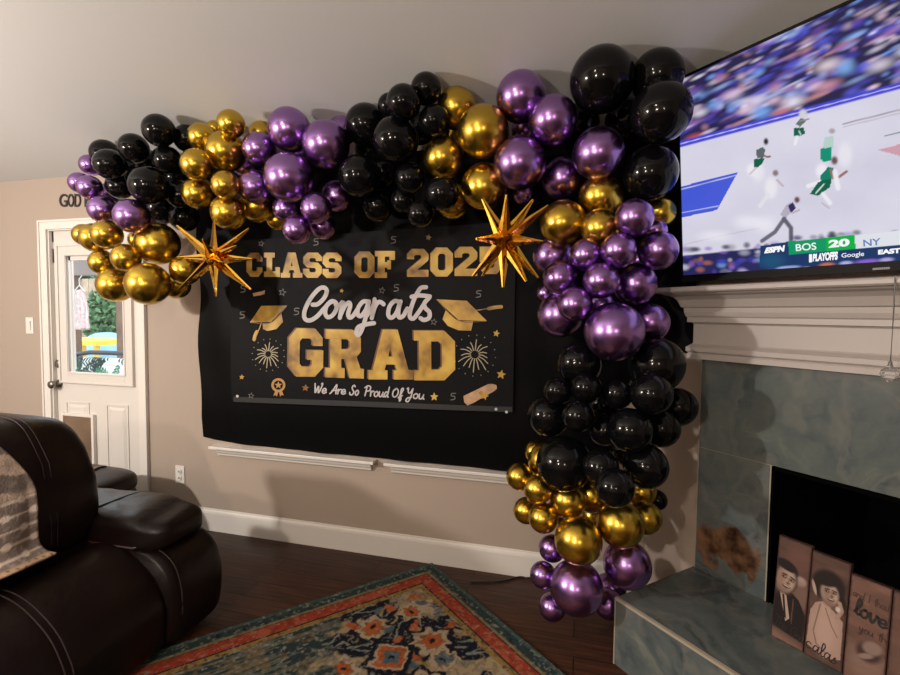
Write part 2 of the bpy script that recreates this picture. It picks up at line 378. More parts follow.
# ------------------------------------------------------------------ the room
RX0, RX1, RY0 = -4.7, 3.6, -3.8            # left wall, right wall, wall behind the camera
RISE = .30                                  # the vaulted ceiling climbs from the back wall
zc = lambda y: 2.40 + RISE * (BACK - y)
def struct(o): o['kind'] = 'structure'; return o
fl = MB().box(RX0 - .1, RX1 + .1, RY0 - .1, BACK + .12, -.08, 0).build('floor', M['floor']); struct(fl)
DX0, DX1, DZ = -3.735, -2.922, 2.038        # door opening
wb = MB().box(RX0 - .1, DX0, BACK, BACK + .12, 0, 2.40).box(DX1, .55, BACK, BACK + .12, 0, 2.40).box(DX0, DX1, BACK, BACK + .12, DZ, 2.40)
struct(wb.build('wall_back', M['wall']))
y1, y0 = BACK + .12, RY0 - .1
struct(MB().add([(RX0 - .1, y1, zc(y1)), (RX1 + .1, y1, zc(y1)), (RX1 + .1, y0, zc(y0)), (RX0 - .1, y0, zc(y0)),
                 (RX0 - .1, y1, zc(y1) + .1), (RX1 + .1, y1, zc(y1) + .1), (RX1 + .1, y0, zc(y0) + .1), (RX0 - .1, y0, zc(y0) + .1)],
                [(0, 1, 2, 3), (4, 5, 6, 7), (0, 1, 5, 4), (1, 2, 6, 5), (2, 3, 7, 6), (3, 0, 4, 7)]).build('ceiling', M['ceiling']))
def side_wall(name, x):
    w = MB(); t = .1 if x > 0 else -.1
    pts = [(x, RY0, 0), (x, BACK + .1, 0), (x, BACK + .1, zc(BACK + .1) + .05), (x, RY0, zc(RY0) + .05)]
    w.add(pts + [(a + t, b, c) for a, b, c in pts], [(0, 1, 2, 3), (4, 5, 6, 7), (0, 1, 5, 4), (1, 2, 6, 5), (2, 3, 7, 6), (3, 0, 4, 7)])
    return struct(w.build(name, M['wall']))
side_wall('wall_left', RX0); side_wall('wall_far_right', RX1)
struct(MB().box(RX0 - .1, RX1 + .1, RY0 - .1, RY0, 0, zc(RY0) + .05).build('wall_front', M['wall']))
# diagonal wall that carries the fireplace, open at the firebox
FB0, FB1, FBT, HZ = -1.035, -.125, .857, .285      # firebox sides, top, hearth height
SL = -2.42                                          # where it meets the back wall (hidden corner)
def fbox(mb, s0, s1, o0, o1, z0, z1):               # box in the fireplace frame
    vs = [fp(s, o, z) for z in (z0, z1) for o in (o0, o1) for s in (s0, s1)]
    return mb.add(vs, [(0, 2, 3, 1), (4, 5, 7, 6), (0, 1, 5, 4), (1, 3, 7, 5), (3, 2, 6, 7), (2, 0, 4, 6)])
def slab_up(mb, s0, s1, o0, o1, z0):                # full-height piece whose top follows the ceiling
    vs = [fp(s, o, z0) for o in (o0, o1) for s in (s0, s1)]
    tp = [Vector((p.x, p.y, zc(p.y) + .03)) for p in vs]
    return mb.add(vs + tp, [(0, 2, 3, 1), (4, 5, 7, 6), (0, 1, 5, 4), (1, 3, 7, 5), (3, 2, 6, 7), (2, 0, 4, 6)])
wr = MB(); W0, W1 = -.015, -.12
S0 = -1.665
fbox(wr, S0, FB0, W1, W0, 0, FBT); fbox(wr, FB1, 1.6, W1, W0, 0, FBT); slab_up(wr, S0, 1.6, W1, W0, FBT)
fbox(wr, FB0, FB1, W1, W0, 0, HZ)
struct(wr.build('wall_right', M['wall']))
# baseboard with a moulded top edge
bb = MB()
def base_profile(x0, x1):
    pr = [(0, 0), (-.016, 0), (-.016, .118), (-.013, .13), (-.007, .137), (-.005, .147), (0, .147)]
    bb.loft([[(x, BACK + a, z) for a, z in pr] for x in (x0, x1)])
base_profile(RX0, DX0 - .075); base_profile(DX1 + .075, .315)
struct(bb.build('baseboard_back', M['trim']))
# two window stools with aprons under the hung cloth
for i, (x0, x1) in enumerate(((-2.318, -1.160), (-1.096, .06))):
    t = MB(); t.box(x0, x1, BACK - .062, BACK, .565, .583)
    pr = [(0, .517), (-.018, .517), (-.021, .530), (-.030, .540), (-.036, .556), (-.036, .565), (0, .565)]
    t.loft([[(x, BACK + a, z) for a, z in pr] for x in (x0 + .03, x1 - .03)])
    struct(t.build('trim_%d' % (i + 1), M['trim'], bevel=.003))

# door casing (trim) and the door itself
c = MB()
def casing(x0, x1, z0, z1): c.box(x0, x1, BACK - .016, BACK, z0, z1)
casing(DX0 - .068, DX0 + .004, 0, DZ + .062); casing(DX1 - .004, DX1 + .068, 0, DZ + .062); casing(DX0 + .0041, DX1 - .0041, DZ - .004, DZ + .062)
c.box(DX0 - .067, DX0 - .052, BACK - .024, BACK - .0161, 0, DZ + .061); c.box(DX1 + .052, DX1 + .067, BACK - .024, BACK - .0161, 0, DZ + .061); c.box(DX0 - .0519, DX1 + .0519, BACK - .024, BACK - .0161, DZ + .046, DZ + .061)
c.box(DX0, DX0 + .012, BACK + .0001, BACK + .12, 0, DZ); c.box(DX1 - .012, DX1, BACK + .0001, BACK + .12, 0, DZ); c.box(DX0 + .0121, DX1 - .0121, BACK + .0001, BACK + .12, DZ - .012, DZ)
struct(c.build('trim_3', M['casing'], bevel=.002))
door = bpy.data.objects.new('door_1', None); COL.objects.link(door); door.location = (-3.355, BACK + .03, 0); struct(door)
dx0, dx1 = DX0 + .014 + 3.355, DX1 - .014 + 3.355
gx0, gx1, gz0, gz1 = -3.60 + 3.355, -3.045 + 3.355, 1.0, 1.86
YF = 0.0                                   # front face of the slab, local y
sl = MB(); T = .044
sl.box(dx0, gx0, YF, T, .008, 2.028).box(gx1, dx1, YF, T, .008, 2.028).box(gx0, gx1, YF, T, gz1, 2.028).box(gx0, gx1, YF, T, .008, gz0)
def raised(x0, x1, z0, z1):                # raised-and-fielded panel
    w = .022
    rp.frame(x0, x1, z0, z1, .010, -.006, .002)
    vs = [(x0 + w, -.0003, z0 + w), (x1 - w, -.0003, z0 + w), (x1 - w, -.0003, z1 - w), (x0 + w, -.0003, z1 - w)]
    k = .018; vs += [(x0 + w + k, -.009, z0 + w + k), (x1 - w - k, -.009, z0 + w + k), (x1 - w - k, -.009, z1 - w - k), (x0 + w + k, -.009, z1 - w - k)]
    rp.add(vs, [(4, 5, 6, 7), (0, 1, 5, 4), (1, 2, 6, 5), (2, 3, 7, 6), (3, 0, 4, 7)])
sl.build('door_slab', M['door'], door)
for q in ((-3.64 + 3.355, -3.42 + 3.355, .25, .79), (-3.262 + 3.355, -3.065 + 3.355, .25, .79)):
    rp = MB(); raised(*q); rp.build('raised_panel', M['door'], door)
fr = MB(); a0, a1, b0, b1 = -3.68 + 3.355, -3.000 + 3.355, .925, 1.93
fr.frame(a0, a1, b0, b1, .085, -.012, .004); fr.frame(a0 + .001, a1 - .001, b0 + .001, b1 - .001, .014, -.02, -.0121); fr.frame(a0 + .07, a1 - .07, b0 + .07, b1 - .07, .012, -.017, -.0121)
fr.build('glass_frame', M['door'], door, bevel=.003)
MB().box(gx0 - .01, gx1 + .01, .018, .024, gz0 - .01, gz1 + .01).build('glass_pane', M['glass'], door)
bl = MB(); bl.box(gx0 + .012, gx0 + .03, .004, .016, gz0 + .01, gz1); bl.box(gx0 + .012, gx1 - .012, .004, .016, gz1 - .045, gz1 - .012); bl.tube([(gx0 + .05, .008, gz1 - .04), (gx0 + .05, .008, gz0 + .03)], .004)
bl.build('blind_headrail', M['door'], door)
pd = MB(); q0, q1, r1, r0 = -3.668 + 3.355, -3.36 + 3.355, .708, .16
pd.frame(q0, q1, r0, r1, .022, -.026, 0)
pf = pd.build('pet_door_frame', M['plate'], door, bevel=.003)
MB().box(q0 + .022, q1 - .022, -.016, -.008, r0 + .022, r1 - .022).build('pet_door_flap', mat('tan_flap', (.16, .105, .065), .5, var=.3, vscale=3), pf, label='brown translucent pet door flap')
kn = MB().lathe([(.03, 0), (.03, .008), (.012, .012), (.011, .035), (.024, .042), (.029, .055), (.026, .068), (.012, .074)], 20, (-3.70 + 3.355, 0, .915), (0, -1, 0))
kn.build('knob', M['metal'], door, smooth=True, label='round brushed metal knob')
MB().lathe([(.029, 0), (.029, .012), (.02, .018), (.005, .02)], 20, (-3.70 + 3.355, 0, 1.062), (0, -1, 0)).build('deadbolt', M['metal'], door, smooth=True)
for z in (.29, 1.08, 1.86):
    MB().box(dx1 - .012, dx1 + .012, -.008, .004, z - .05, z + .05).tube([(dx1 + .004, -.01, z - .052), (dx1 + .004, -.01, z + .052)], .006).build('hinge', M['metal'], door)
sw = MB()
for z in (1.85, 2.0): sw.box(dx0 - .006, dx0 + .004, -.006, .002, z - .05, z + .05)
sw.build('latch_strip', M['black'], door)

# light switch and power outlet on the wall
sp = thing('light_switch', 'white light switch plate on the beige wall left of the door', 'light switch', (-3.93, BACK, 1.34))
MB().box(-.037, .037, -.006, 0, -.06, .06).build('plate', M['plate'], sp, bevel=.002)
MB().box(-.017, .017, -.010, -.006, -.034, .034).add([(-.017, -.010, -.034), (.017, -.010, -.034), (.017, -.015, .034), (-.017, -.015, .034)], [(0, 1, 2, 3)]).build('rocker', M['plate'], sp)
ou = thing('power_outlet', 'white power outlet low on the wall between door and window sill', 'outlet', (-2.60, BACK, .352))
MB().box(-.037, .037, -.006, 0, -.06, .06).build('plate', M['plate'], ou, bevel=.002)
for z in (-.022, .022):
    f_ = MB().lathe([(.017, 0), (.017, .004), (.0165, .005)], 20, (0, -.006, z), (0, -1, 0)).build('socket', M['plate'], ou)
    MB().box(-.008, -.005, -.013, -.010, z - .006, z + .006).box(.005, .008, -.013, -.010, z - .006, z + .006).build('slot', M['black'], f_)

# cut-out letters over the door
ws = thing('wall_letters', 'dark wooden letters reading GOD B on the wall above the door', 'wall sign', (-3.48, BACK, 2.2))
for ch, qx in (('G', (59, 67)), ('O', (67.5, 73.5)), ('D', (74.2, 80.5)), ('B', (84.3, 91))):
    V, F = text_polys(ch, .012); yt = 193.8 if ch != 'B' else 193.2; yb = 206.8
    P = []
    for u, v in V: P.append(on_wall(qx[0] + (qx[1] - qx[0]) * u, yb + (yt - yb) * v, BACK - .007) - ws.location)
    n = len(P); me = bpy.data.meshes.new('letter')
    bm = bmesh.new(); vv = [bm.verts.new(p) for p in P]
    for f in F:
        try: bm.faces.new([vv[i] for i in f])
        except ValueError: pass
    r = bmesh.ops.extrude_face_region(bm, geom=bm.faces[:]); bmesh.ops.translate(bm, verts=[g for g in r['geom'] if isinstance(g, bmesh.types.BMVert)], vec=(0, .0065, 0))
    bmesh.ops.recalc_face_normals(bm, faces=bm.faces); bm.to_mesh(me); bm.free()
    link('letter', me, mat('dark_sign_wood', (.02, .014, .011), .6), ws)

# ------------------------------------------------------------------ patio seen through the door glass
M['fence'] = mat('weathered_fence', (.42, .30, .20), .8, var=.35, vscale=4)
M['timber'] = mat('brown_patio_timber', (.16, .085, .05), .7, var=.3, vscale=6)
M['leafgreen'] = mat('garden_leaf', (.09, .20, .085), .6, var=.5, vscale=8)
struct(MB().box(-16, 0, BACK + .13, 14, -.25, -.1).build('patio_ground', mat('patio_concrete', (.4, .37, .33), .9, var=.2)))
fe = thing('wooden_fence', 'tan wooden board fence at the back of the patio garden', 'fence', (-11, 9.2, -.1))
fm = MB()
for k in range(44): fm.box(-5 + k * .22, -5 + k * .22 + .205, 0, .02, 0, 2.3 + .02 * math.sin(k * 7))
fm.build('boards', M['fence'], fe); MB().box(-5, 4.6, .02, .06, .4, .49).box(-5, 4.6, .02, .06, 1.8, 1.89).build('rail', M['timber'], fe)
def foliage(mb, c, r, n, seed, ls=.09):
    rd = random.Random(seed)
    for _ in range(n):
        d = Vector((rd.gauss(0, 1), rd.gauss(0, 1), rd.gauss(0, 1))).normalized() * (rd.random() ** .4)
        p = Vector(c) + Vector((d.x * r[0], d.y * r[1], d.z * r[2]))
        a = Vector((rd.gauss(0, 1), rd.gauss(0, 1), rd.gauss(0, 1))).normalized(); b = a.orthogonal().normalized(); w = ls * (.6 + rd.random())
        q = a.cross(b) * .15 * w
        mb.add([p - a * w, p + b * w * .4 + q, p + a * w, p - b * w * .4 + q], [(0, 1, 2), (0, 2, 3)])
bu = thing('garden_bush', 'leafy green bush against the fence, seen at right in the door glass', 'bush', (-9.6, 8.0, -.1))
f1 = MB(); foliage(f1, (0, 0, 1.35), (.42, .4, .7), 1100, 3); f1.build('leaves', M['leafgreen'], bu)
MB().tube([(0, 0, 0), (.05, 0, .6), (0, 0, 1.4)], [.05, .04, .02]).build('stem', M['timber'], bu)
tr = thing('garden_tree', 'tree foliage hanging over the fence top, seen through the door glass', 'tree', (-11.2, 9.9, -.1))
f2 = MB(); foliage(f2, (0, 0, 2.75), (2.3, .5, .55), 2600, 5, .13); f2.build('leaves', mat('tree_leaf', (.10, .22, .12), .6, var=.5, vscale=5), tr)
MB().tube([(0, 0, 0), (.1, 0, 1.2), (0, 0, 2.6)], [.12, .1, .06]).build('trunk', M['timber'], tr)
pg = thing('patio_post', 'brown timber patio posts and beam framing the view outside the door', 'patio frame', (-6.2, 5.0, -.1))
for x0, x1 in ((-6.83, -6.63), (-5.86, -5.70)): MB().box(x0 + 6.2, x1 + 6.2, 0, .14, 0, 2.02).build('post', M['timber'], pg)
MB().box(-1.5, 1.2, 0, .16, 2.02, 2.22).build('beam', mat('patio_beam', (.2, .15, .13), .7), pg)
dr = thing('hanging_towel', 'pale pink patterned towel hanging from the patio beam outside the door', 'towel', (-6.34, 4.92, 1.86))
tm = MB(); rows = []
for j in range(15):
    t = j / 14; wd = .06 + .095 * min(1, t * 2.2); rows.append([(wd * (i / 7 - 1), -.02 - .03 * math.sin(i * 1.9 + t * 2), -.14 - .52 * t) for i in range(15)])
tm.loft(rows, closed=False, caps=False); to = tm.build('cloth', mat('pink_towel_print', (.74, .55, .52), .9, var=.3, vscale=25), dr, smooth=True)
s_ = to.modifiers.new('t', 'SOLIDIFY'); s_.thickness = .006
MB().tube([(-.09, -.02, -.16), (0, -.02, -.08), (.09, -.02, -.16)], .006).tube([(0, -.02, -.08), (.0, -.02, 0), (0, .02, .05)], .005).build('hanger', M['plate'], dr)
yt = thing('yellow_table', 'bright yellow table edge beyond the patio seat outside', 'table', (-7.55, 6.0, -.1))
MB().box(-.62, .55, -.35, .35, 1.02, 1.09).build('tabletop', mat('yellow_paint', (.85, .55, .04), .5), yt)
for sx in (-.55, .48):
    for sy in (-.3, .3): MB().box(sx - .03, sx + .03, sy - .03, sy + .03, 0, 1.02).build('leg', mat('yellow_leg', (.7, .45, .05), .5), yt)
bt = MB().superq((0, 0, 0), (.42, .4, .58), .8, .8)
bo = bt.build('covered_grill', mat('pale_blue_tarp', (.28, .48, .66), .6, bump=.5, bscale=6), smooth=True); bo.location = (-8.45, 7.0, .47)
tag(bo, 'rounded object under a pale blue cover beyond the patio seat', 'cover')
be = thing('patio_sofa', 'patio sofa with dark rail and tropical leaf cushions just outside the door', 'patio sofa', (-5.2, 4.2, -.1))
MB().tube([(-.36, 0, .55), (-.36, 0, .95), (-.28, 0, 1.06), (-.1, 0, 1.085), (1.1, 0, 1.09)], .025).tube([(-.3, 0, .3), (1.1, 0, .3)], .02).tube([(-.3, -.5, .3), (-.3, 0, .3)], .02).build('frame', mat('dark_wicker', (.03, .03, .035), .5), be)
MB().tube([(-.33, -.5, 0), (-.33, -.5, .6), (-.35, 0, .6)], .02).tube([(-.33, 0, 0), (-.36, 0, .6)], .02).tube([(1.1, 0, 0), (1.1, 0, 1.09)], .02).tube([(1.1, -.5, 0), (1.1, -.5, .6)], .02).build('leg', mat('dark_wicker_leg', (.03, .03, .035), .5), be)
nu, nv = 150, 70
U, V = np.meshgrid(np.linspace(0, 1, nu + 1), np.linspace(0, 1, nv + 1)); X = U * 1.35; Y = V * .62
Cc = np.ones(X.shape + (3,)) * np.array((.72, .72, .68)); rd = random.Random(4)
for k in range(26):
    cx, cy, an, L_ = rd.random() * 1.35, rd.random() * .62, rd.random() * 6.3, .16 + .14 * rd.random(); col = rd.choice([(.02, .09, .05), (.05, .17, .09), (.012, .03, .025), (.11, .22, .13)])
    for q in range(-5, 6):
        bx, by = cx + math.cos(an) * L_ * q / 6, cy + math.sin(an) * L_ * q / 6
        for sg in (-1, 1):
            a2 = an + sg * .85; ln = .11 * (1 - abs(q) / 8)
            put(Cc, ell(X, Y, bx + math.cos(a2) * ln / 2, by + math.sin(a2) * ln / 2, ln * .6, .011, a2), col)
bul = .06 * (np.clip(np.sin(U * PI), 0, 1) ** .35) * (np.clip(np.sin(V * PI), 0, 1) ** .35)
cu = painted('leaf_cushion', np.stack([-.33 + X, -.06 - bul, .42 + Y], -1), nu, nv, Cc, mat_print('leaf_fabric', .9), be, thick=.08)
MB().superq((.35, -.35, .38), (.68, .3, .08), .3, .3).build('seat_cushion', mat('seat_fabric', (.5, .5, .46), .9), be, smooth=True)

# ------------------------------------------------------------------ fireplace
fpl = thing('fireplace', 'corner fireplace clad in grey green marble with raised hearth and cream mantel', 'fireplace', (0, 0, 0))
fpl.location = NF * CF; fpl.rotation_euler = (0, 0, FROT)
# local frame: x = along, y = into wall (so out into the room is -y)
TS0, TS1 = -1.35, .19
t1 = MB(); g = .0012
t1.box(TS0, FB0 - g, 0, .015, HZ, FBT - .004 - g).box(FB1 + g, TS1, 0, .015, HZ, FBT - .004 - g)
t1.box(TS0, TS1, 0, .015, FBT - .004 + g, 1.27)
t1.build('tile_surround', M['tile'], fpl)
MB().box(TS0 - .006, TS0, -.002, .015, HZ, 1.27).box(TS0, FB0, .002, .014, FBT - .006, FBT - .002).box(FB0 - .006, FB0, -.002, .01, HZ, FBT - .004).build('tile_edging', M['grout'], fpl)
fbx = MB(); d = .5
fbx.add([(FB0, .004, HZ), (FB1, .004, HZ), (FB1 - .14, d, HZ), (FB0 + .14, d, HZ), (FB0, .004, FBT - .006), (FB1, .004, FBT - .006), (FB1 - .14, d, FBT - .006), (FB0 + .14, d, FBT - .006)],
        [(0, 1, 2, 3), (7, 6, 5, 4), (3, 2, 6, 7), (0, 3, 7, 4), (2, 1, 5, 6)])
fbx.build('firebox', M['soot'], fpl, label='black open firebox')
gf = MB(); gf.box(FB0, FB0 + .012, -.004, .02, HZ, FBT - .006).box(FB1 - .03, FB1, -.004, .02, HZ, FBT - .006).box(FB0, FB1, -.004, .02, FBT - .02, FBT - .006)
gf.build('firebox_frame', M['soot'], fpl)
HS0, HS1, HO = -1.358, .2, .526
hb = MB().box(HS0, HS1, -HO, -.001, 0, HZ).build('hearth', M['tile'], fpl, label='raised marble hearth step', bevel=.002)
MB().box(HS0 - .0015, HS1, -HO - .002, -HO + .012, HZ - .010, HZ + .0012).box(HS0 - .002, HS0 + .003, -HO - .002, -HO + .003, 0, HZ).build('edge_strip', M['grout'], hb, label='tan metal edge strip')
# mantel: one moulded profile swept around the front with returns
prof = [(.068, 1.266), (.068, 1.286), (.062, 1.292), (.072, 1.30), (.072, 1.318), (.06, 1.326), (.05, 1.332), (.046, 1.338), (.046, 1.422), (.052, 1.428), (.07, 1.431), (.07, 1.452),
        (.076, 1.458), (.082, 1.475), (.084, 1.494), (.094, 1.499), (.098, 1.508), (.108, 1.53), (.128, 1.546), (.158, 1.553), (.164, 1.558), (.196, 1.560), (.203, 1.566), (.203, 1.578), (.197, 1.584)]
mm = MB(); sL = lambda o: -1.335 - .72 * o; sR = lambda o: .175 + .72 * o
rings = []
for o, z in prof: rings.append([(sL(o), .012, z), (sL(o), -o, z), (sR(o), -o, z), (sR(o), .012, z)])
mm.loft(rings); mm.build('mantel', M['mantel'], fpl, label='cream moulded mantel shelf')

# crystal drop hung from the shelf
kp = fp(-.612, .208, 1.575)
cp = thing('crystal_pendant', 'faceted clear crystal hanging on a dark cord from the mantel shelf', 'pendant', kp)
MB().tube([(0, 0, .01), (.001, 0, -.1), (0, 0, -.26)], .0018, 6).build('cord', M['black'], cp)
MB().lathe([(.0, -.254), (.006, -.258), (.008, -.266), (.021, -.276), (.025, -.287), (.02, -.297), (.004, -.312)], 9).build('crystal', M['crystal'], cp)
MB().lathe([(.003, -.248), (.005, -.252), (.005, -.26), (.002, -.262)], 10).build('cap', M['metal'], cp)

# ------------------------------------------------------------------ television
tv = thing('television', 'large wall mounted television showing a basketball game over the mantel', 'television', fp(-.61, .12, 1.61), FROT)
ang = math.atan2(.08, .87); TW, TH = 1.55, .874
Mt = Matrix.Rotation(ang, 4, 'X')                     # leans forward at the top
def tvp(x, z, y=0): return Mt @ Vector((x, y, z))     # local screen plane
fm = MB(); b = .010; hw = TW / 2
def tbox(x0, x1, y0, y1, z0, z1):
    fm.add([tvp(x, z, y) for z in (z0, z1) for y in (y0, y1) for x in (x0, x1)], [(0, 2, 3, 1), (4, 5, 7, 6), (0, 1, 5, 4), (1, 3, 7, 5), (3, 2, 6, 7), (2, 0, 4, 6)])
tbox(-hw, hw, .004, .045, 0, TH); tbox(-hw, -hw + b, -.006, .006, 0, TH); tbox(hw - b, hw, -.006, .006, 0, TH); tbox(-hw, hw, -.006, .006, 0, .03); tbox(-hw, hw, -.006, .006, TH - b, TH)
fm.build('bezel', mat('television_bezel', (.003, .003, .004), .45, spec=.12), tv)
MB().box(-.3, .3, .03, .133, .3, .55).build('wall_bracket', M['black'], tv)
TVI = (Matrix.Translation(tv.location) @ Matrix.Rotation(FROT, 4, 'Z') @ Mt)
TVO = TVI @ Vector((0, 0, 0)); TVN = (TVI.to_3x3() @ Vector((0, -1, 0))).normalized(); TVinv = TVI.inverted()
def on_tv(px, py, lift=.0035):
    d = ray(px, py); t = (TVO - EYE).dot(TVN) / d.dot(TVN); return Mt @ (TVinv @ (EYE + d * t) + Vector((0, -lift, 0)))
nu, nv = 520, 300
xs = np.linspace(-hw + b, hw - b, nu + 1); zs = np.linspace(.03, TH - b, nv + 1); XX, ZZ = np.meshgrid(xs, zs)
R3 = np.array(Mt.to_3x3()); L3 = np.stack([XX, np.zeros_like(XX), ZZ], -1) @ R3.T
R0 = np.array(Matrix.Rotation(FROT, 3, 'Z')); Wd = L3 @ R0.T + np.array(tv.location)
rel = Wd - np.array(EYE); dep = rel @ np.array(FW)
X = 450 + FPX * (rel @ np.array(RT)) / dep; Y = 337.5 - FPX * (rel @ np.array(UP)) / dep
S = np.ones(X.shape + (3,)) * np.array((.66, .64, .76)); BOOST = 1.2
S += ((fbm(X * .02, Y * .03) - .47) * .12)[..., None]
yb = 149 - .266 * (X - 680)
put(S, sm(0, 30, X - 870) * sm(0, 60, 240 - Y) * 0, (0, 0, 0))
# court lines, lane, centre mark
put(S, seg(X, Y, [(843, 124), (1000, 85)], 1.6), (.38, .34, .40)); put(S, seg(X, Y, [(843, 127), (1000, 89)], 1), (.5, .46, .5))
put(S, seg(X, Y, [(683, 245), (720, 236), (760, 228)], 1.2), (.55, .52, .62))
put(S, pol(X, Y, [(675, 188), (738, 172), (717, 210), (675, 219)]), (.06, .10, .66)); put(S, seg(X, Y, [(675, 191), (737, 175)], 1), (.5, .52, .8)); put(S, seg(X, Y, [(675, 214), (718, 206)], 1), (.5, .52, .8))
put(S, pol(X, Y, [(878, 150), (960, 128), (960, 172)]), (.60, .33, .40)); put(S, seg(X, Y, [(885, 136), (960, 118)], 1.2), (.12, .2, .2))
for cx, cy, rx, ry in ((748, 222, 12, 6), (765, 225, 10, 7), (715, 236, 14, 5)): put(S, ell(X, Y, cx, cy, rx, ry, 0, .8) * .6, (.86, .84, .9))
# crowd
crowd = sm(-1, 1, yb - 6 - Y)
put(S, crowd, (.022, .018, .07))
rd = random.Random(11)
pal = [(.60, .52, .70), (.62, .44, .55), (.06, .06, .45), (.09, .10, .60), (.16, .30, .72), (.14, .06, .34), (.30, .14, .42), (.75, .70, .78), (.02, .02, .09), (.02, .02, .09), (.30, .42, .75), (.42, .20, .22), (.03, .02, .10), (.05, .04, .30)]
for k in range(3600):
    cx = rd.uniform(670, 1500); up = rd.random() ** .8 * (160 + .3 * (cx - 680)); cy = 149 - .266 * (cx - 680) - 8 - up
    far = min(1, up / 150); g_ = 1 + .0008 * (cx - 680); rx = rd.uniform(3, 11) * g_; ry = rd.uniform(.9, 2.6) * (1.15 - .4 * far) * g_
    col = rd.choice(pal); dim = 1.05 - .45 * far; an = -.40 - .16 * far
    x0_, x1_ = cx - 26 * g_, cx + 26 * g_
    bx = (X > x0_) & (X < x1_) & (np.abs(Y - cy) < 22)
    if not bx.any(): continue
    mk = ell(X[bx], Y[bx], cx, cy, rx, ry, an, 1.0) * crowd[bx] * rd.uniform(.5, .95)
    S[bx] = S[bx] * (1 - mk[:, None]) + np.array([c * dim * BOOST for c in col]) * mk[:, None]
for cx, cy, rx, ry, col in ((793, 102, 11, 6, (.8, .74, .82)), (762, 112, 9, 8, (.16, .36, .85)), (756, 101, 10, 5, (.75, .66, .78)), (781, 112, 9, 4, (.62, .16, .10)), (694, 138, 8, 4, (.65, .10, .05)), (845, 68, 9, 7, (.22, .42, .85)), (828, 65, 12, 6, (.75, .62, .66)), (732, 95, 9, 5, (.66, .5, .66)), (826, 86, 13, 5, (.62, .30, .38)), (715, 105, 8, 5, (.2, .34, .75)), (880, 65, 12, 6, (.66, .60, .68)), (745, 110, 7, 4, (.7, .55, .7)), (700, 113, 7, 4, (.7, .66, .78))):
    put(S, ell(X, Y, cx, cy, rx * .95, ry * .8, -.35, 1.0) * .85, col)
put(S, sm(-1, 1, Y - (yb - 8)) * sm(-1, 1, yb - 1.5 - Y), (.06, .06, .62)); put(S, seg(X, Y, [(600, 170.3 - 5), (1500, -69 - 5)], 1), (.5, .5, .85))
# players
GR, DK, SK, WH = (.0, .11, .065), (.03, .02, .03), (.20, .10, .08), (.82, .80, .86)
def blob(cx, cy, rx, ry, col, rot=0, a=1, soft=.5): put(S, ell(X, Y, cx, cy, rx, ry, rot, soft) * a, col)
blob(752, 170, 5, 6, WH); blob(758, 172, 6, 9, WH, 0, .7)
put(S, pol(X, Y, [(756, 150), (763, 147), (765.5, 150), (763, 158), (757, 158)]), (.10, .13, .14)); put(S, pol(X, Y, [(754, 159), (765, 158), (762, 164), (757, 168), (754, 167)]), GR); blob(766, 141.5, 2.3, 3.3, DK); put(S, seg(X, Y, [(763, 155), (767, 157), (770, 156.5)], 1.8), SK); put(S, seg(X, Y, [(756, 168), (750, 174)], 2), (.6, .55, .62))
blob(803, 114, 4, 4.5, (.62, .62, .66)); put(S, pol(X, Y, [(796, 124), (801, 118), (807, 120), (800, 127)]), (.10, .17, .15)); put(S, pol(X, Y, [(794, 128), (804, 127.5), (805, 134), (800, 136), (794, 136)]), GR); put(S, seg(X, Y, [(799, 131), (801, 135)], 1.2), (.6, .7, .66)); put(S, seg(X, Y, [(797, 137), (795, 144)], 3), WH); put(S, seg(X, Y, [(800, 121), (809, 119)], 1.3), (.35, .25, .28))
blob(832, 131, 3, 2.6, (.40, .34, .36)); put(S, pol(X, Y, [(825, 137), (833, 136), (834, 146), (832, 150), (822, 150)]), (.45, .62, .56)); put(S, pol(X, Y, [(820, 149), (831, 147), (831, 160), (824, 162), (820, 159)]), (.0, .27, .17)); blob(845, 155, 7, 12, WH, 0, .7)
put(S, seg(X, Y, [(824, 180), (817, 183), (808, 186)], 4), WH); blob(822, 171, 6, 7, WH)
put(S, pol(X, Y, [(820, 176), (828, 167), (834, 168), (831, 180), (822, 185)]), (.0, .2, .13)); put(S, pol(X, Y, [(810, 194), (818, 182), (832, 178), (830, 187), (818, 196)]), GR); put(S, seg(X, Y, [(816, 193), (824, 184)], 1.4), (.6, .7, .66))
blob(834.5, 160.5, 3.2, 4, (.14, .08, .07)); put(S, seg(X, Y, [(831, 170), (833, 178), (839, 177), (846.5, 171.5)], 2.6), (.30, .14, .11)); put(S, seg(X, Y, [(823, 194), (830, 203)], 4), WH); put(S, seg(X, Y, [(822, 203), (829, 208)], 1.6), (.5, .46, .5)); put(S, seg(X, Y, [(835, 172), (838, 188)], 5), WH)
blob(771, 188, 6, 10, (.80, .78, .82)); blob(775.5, 173, 2.8, 3, (.24, .18, .18)); put(S, seg(X, Y, [(768, 195), (760, 206)], 4), (.74, .72, .78)); put(S, seg(X, Y, [(777, 180), (783, 186)], 2), (.5, .42, .45))
put(S, pol(X, Y, [(780, 215), (786, 205), (791, 202), (794, 209), (786, 218)]), (.45, .40, .5)); put(S, pol(X, Y, [(788, 206), (793, 202), (796, 208), (791, 213)]), (.03, .02, .10)); blob(797, 199.8, 2.6, 3, (.13, .07, .07)); put(S, seg(X, Y, [(784, 219), (775, 232), (762, 241)], 4), (.14, .14, .18)); put(S, seg(X, Y, [(784, 219), (791, 228), (791, 240)], 4.4), (.11, .11, .15)); put(S, seg(X, Y, [(792, 213), (799, 210)], 2), (.5, .4, .45))
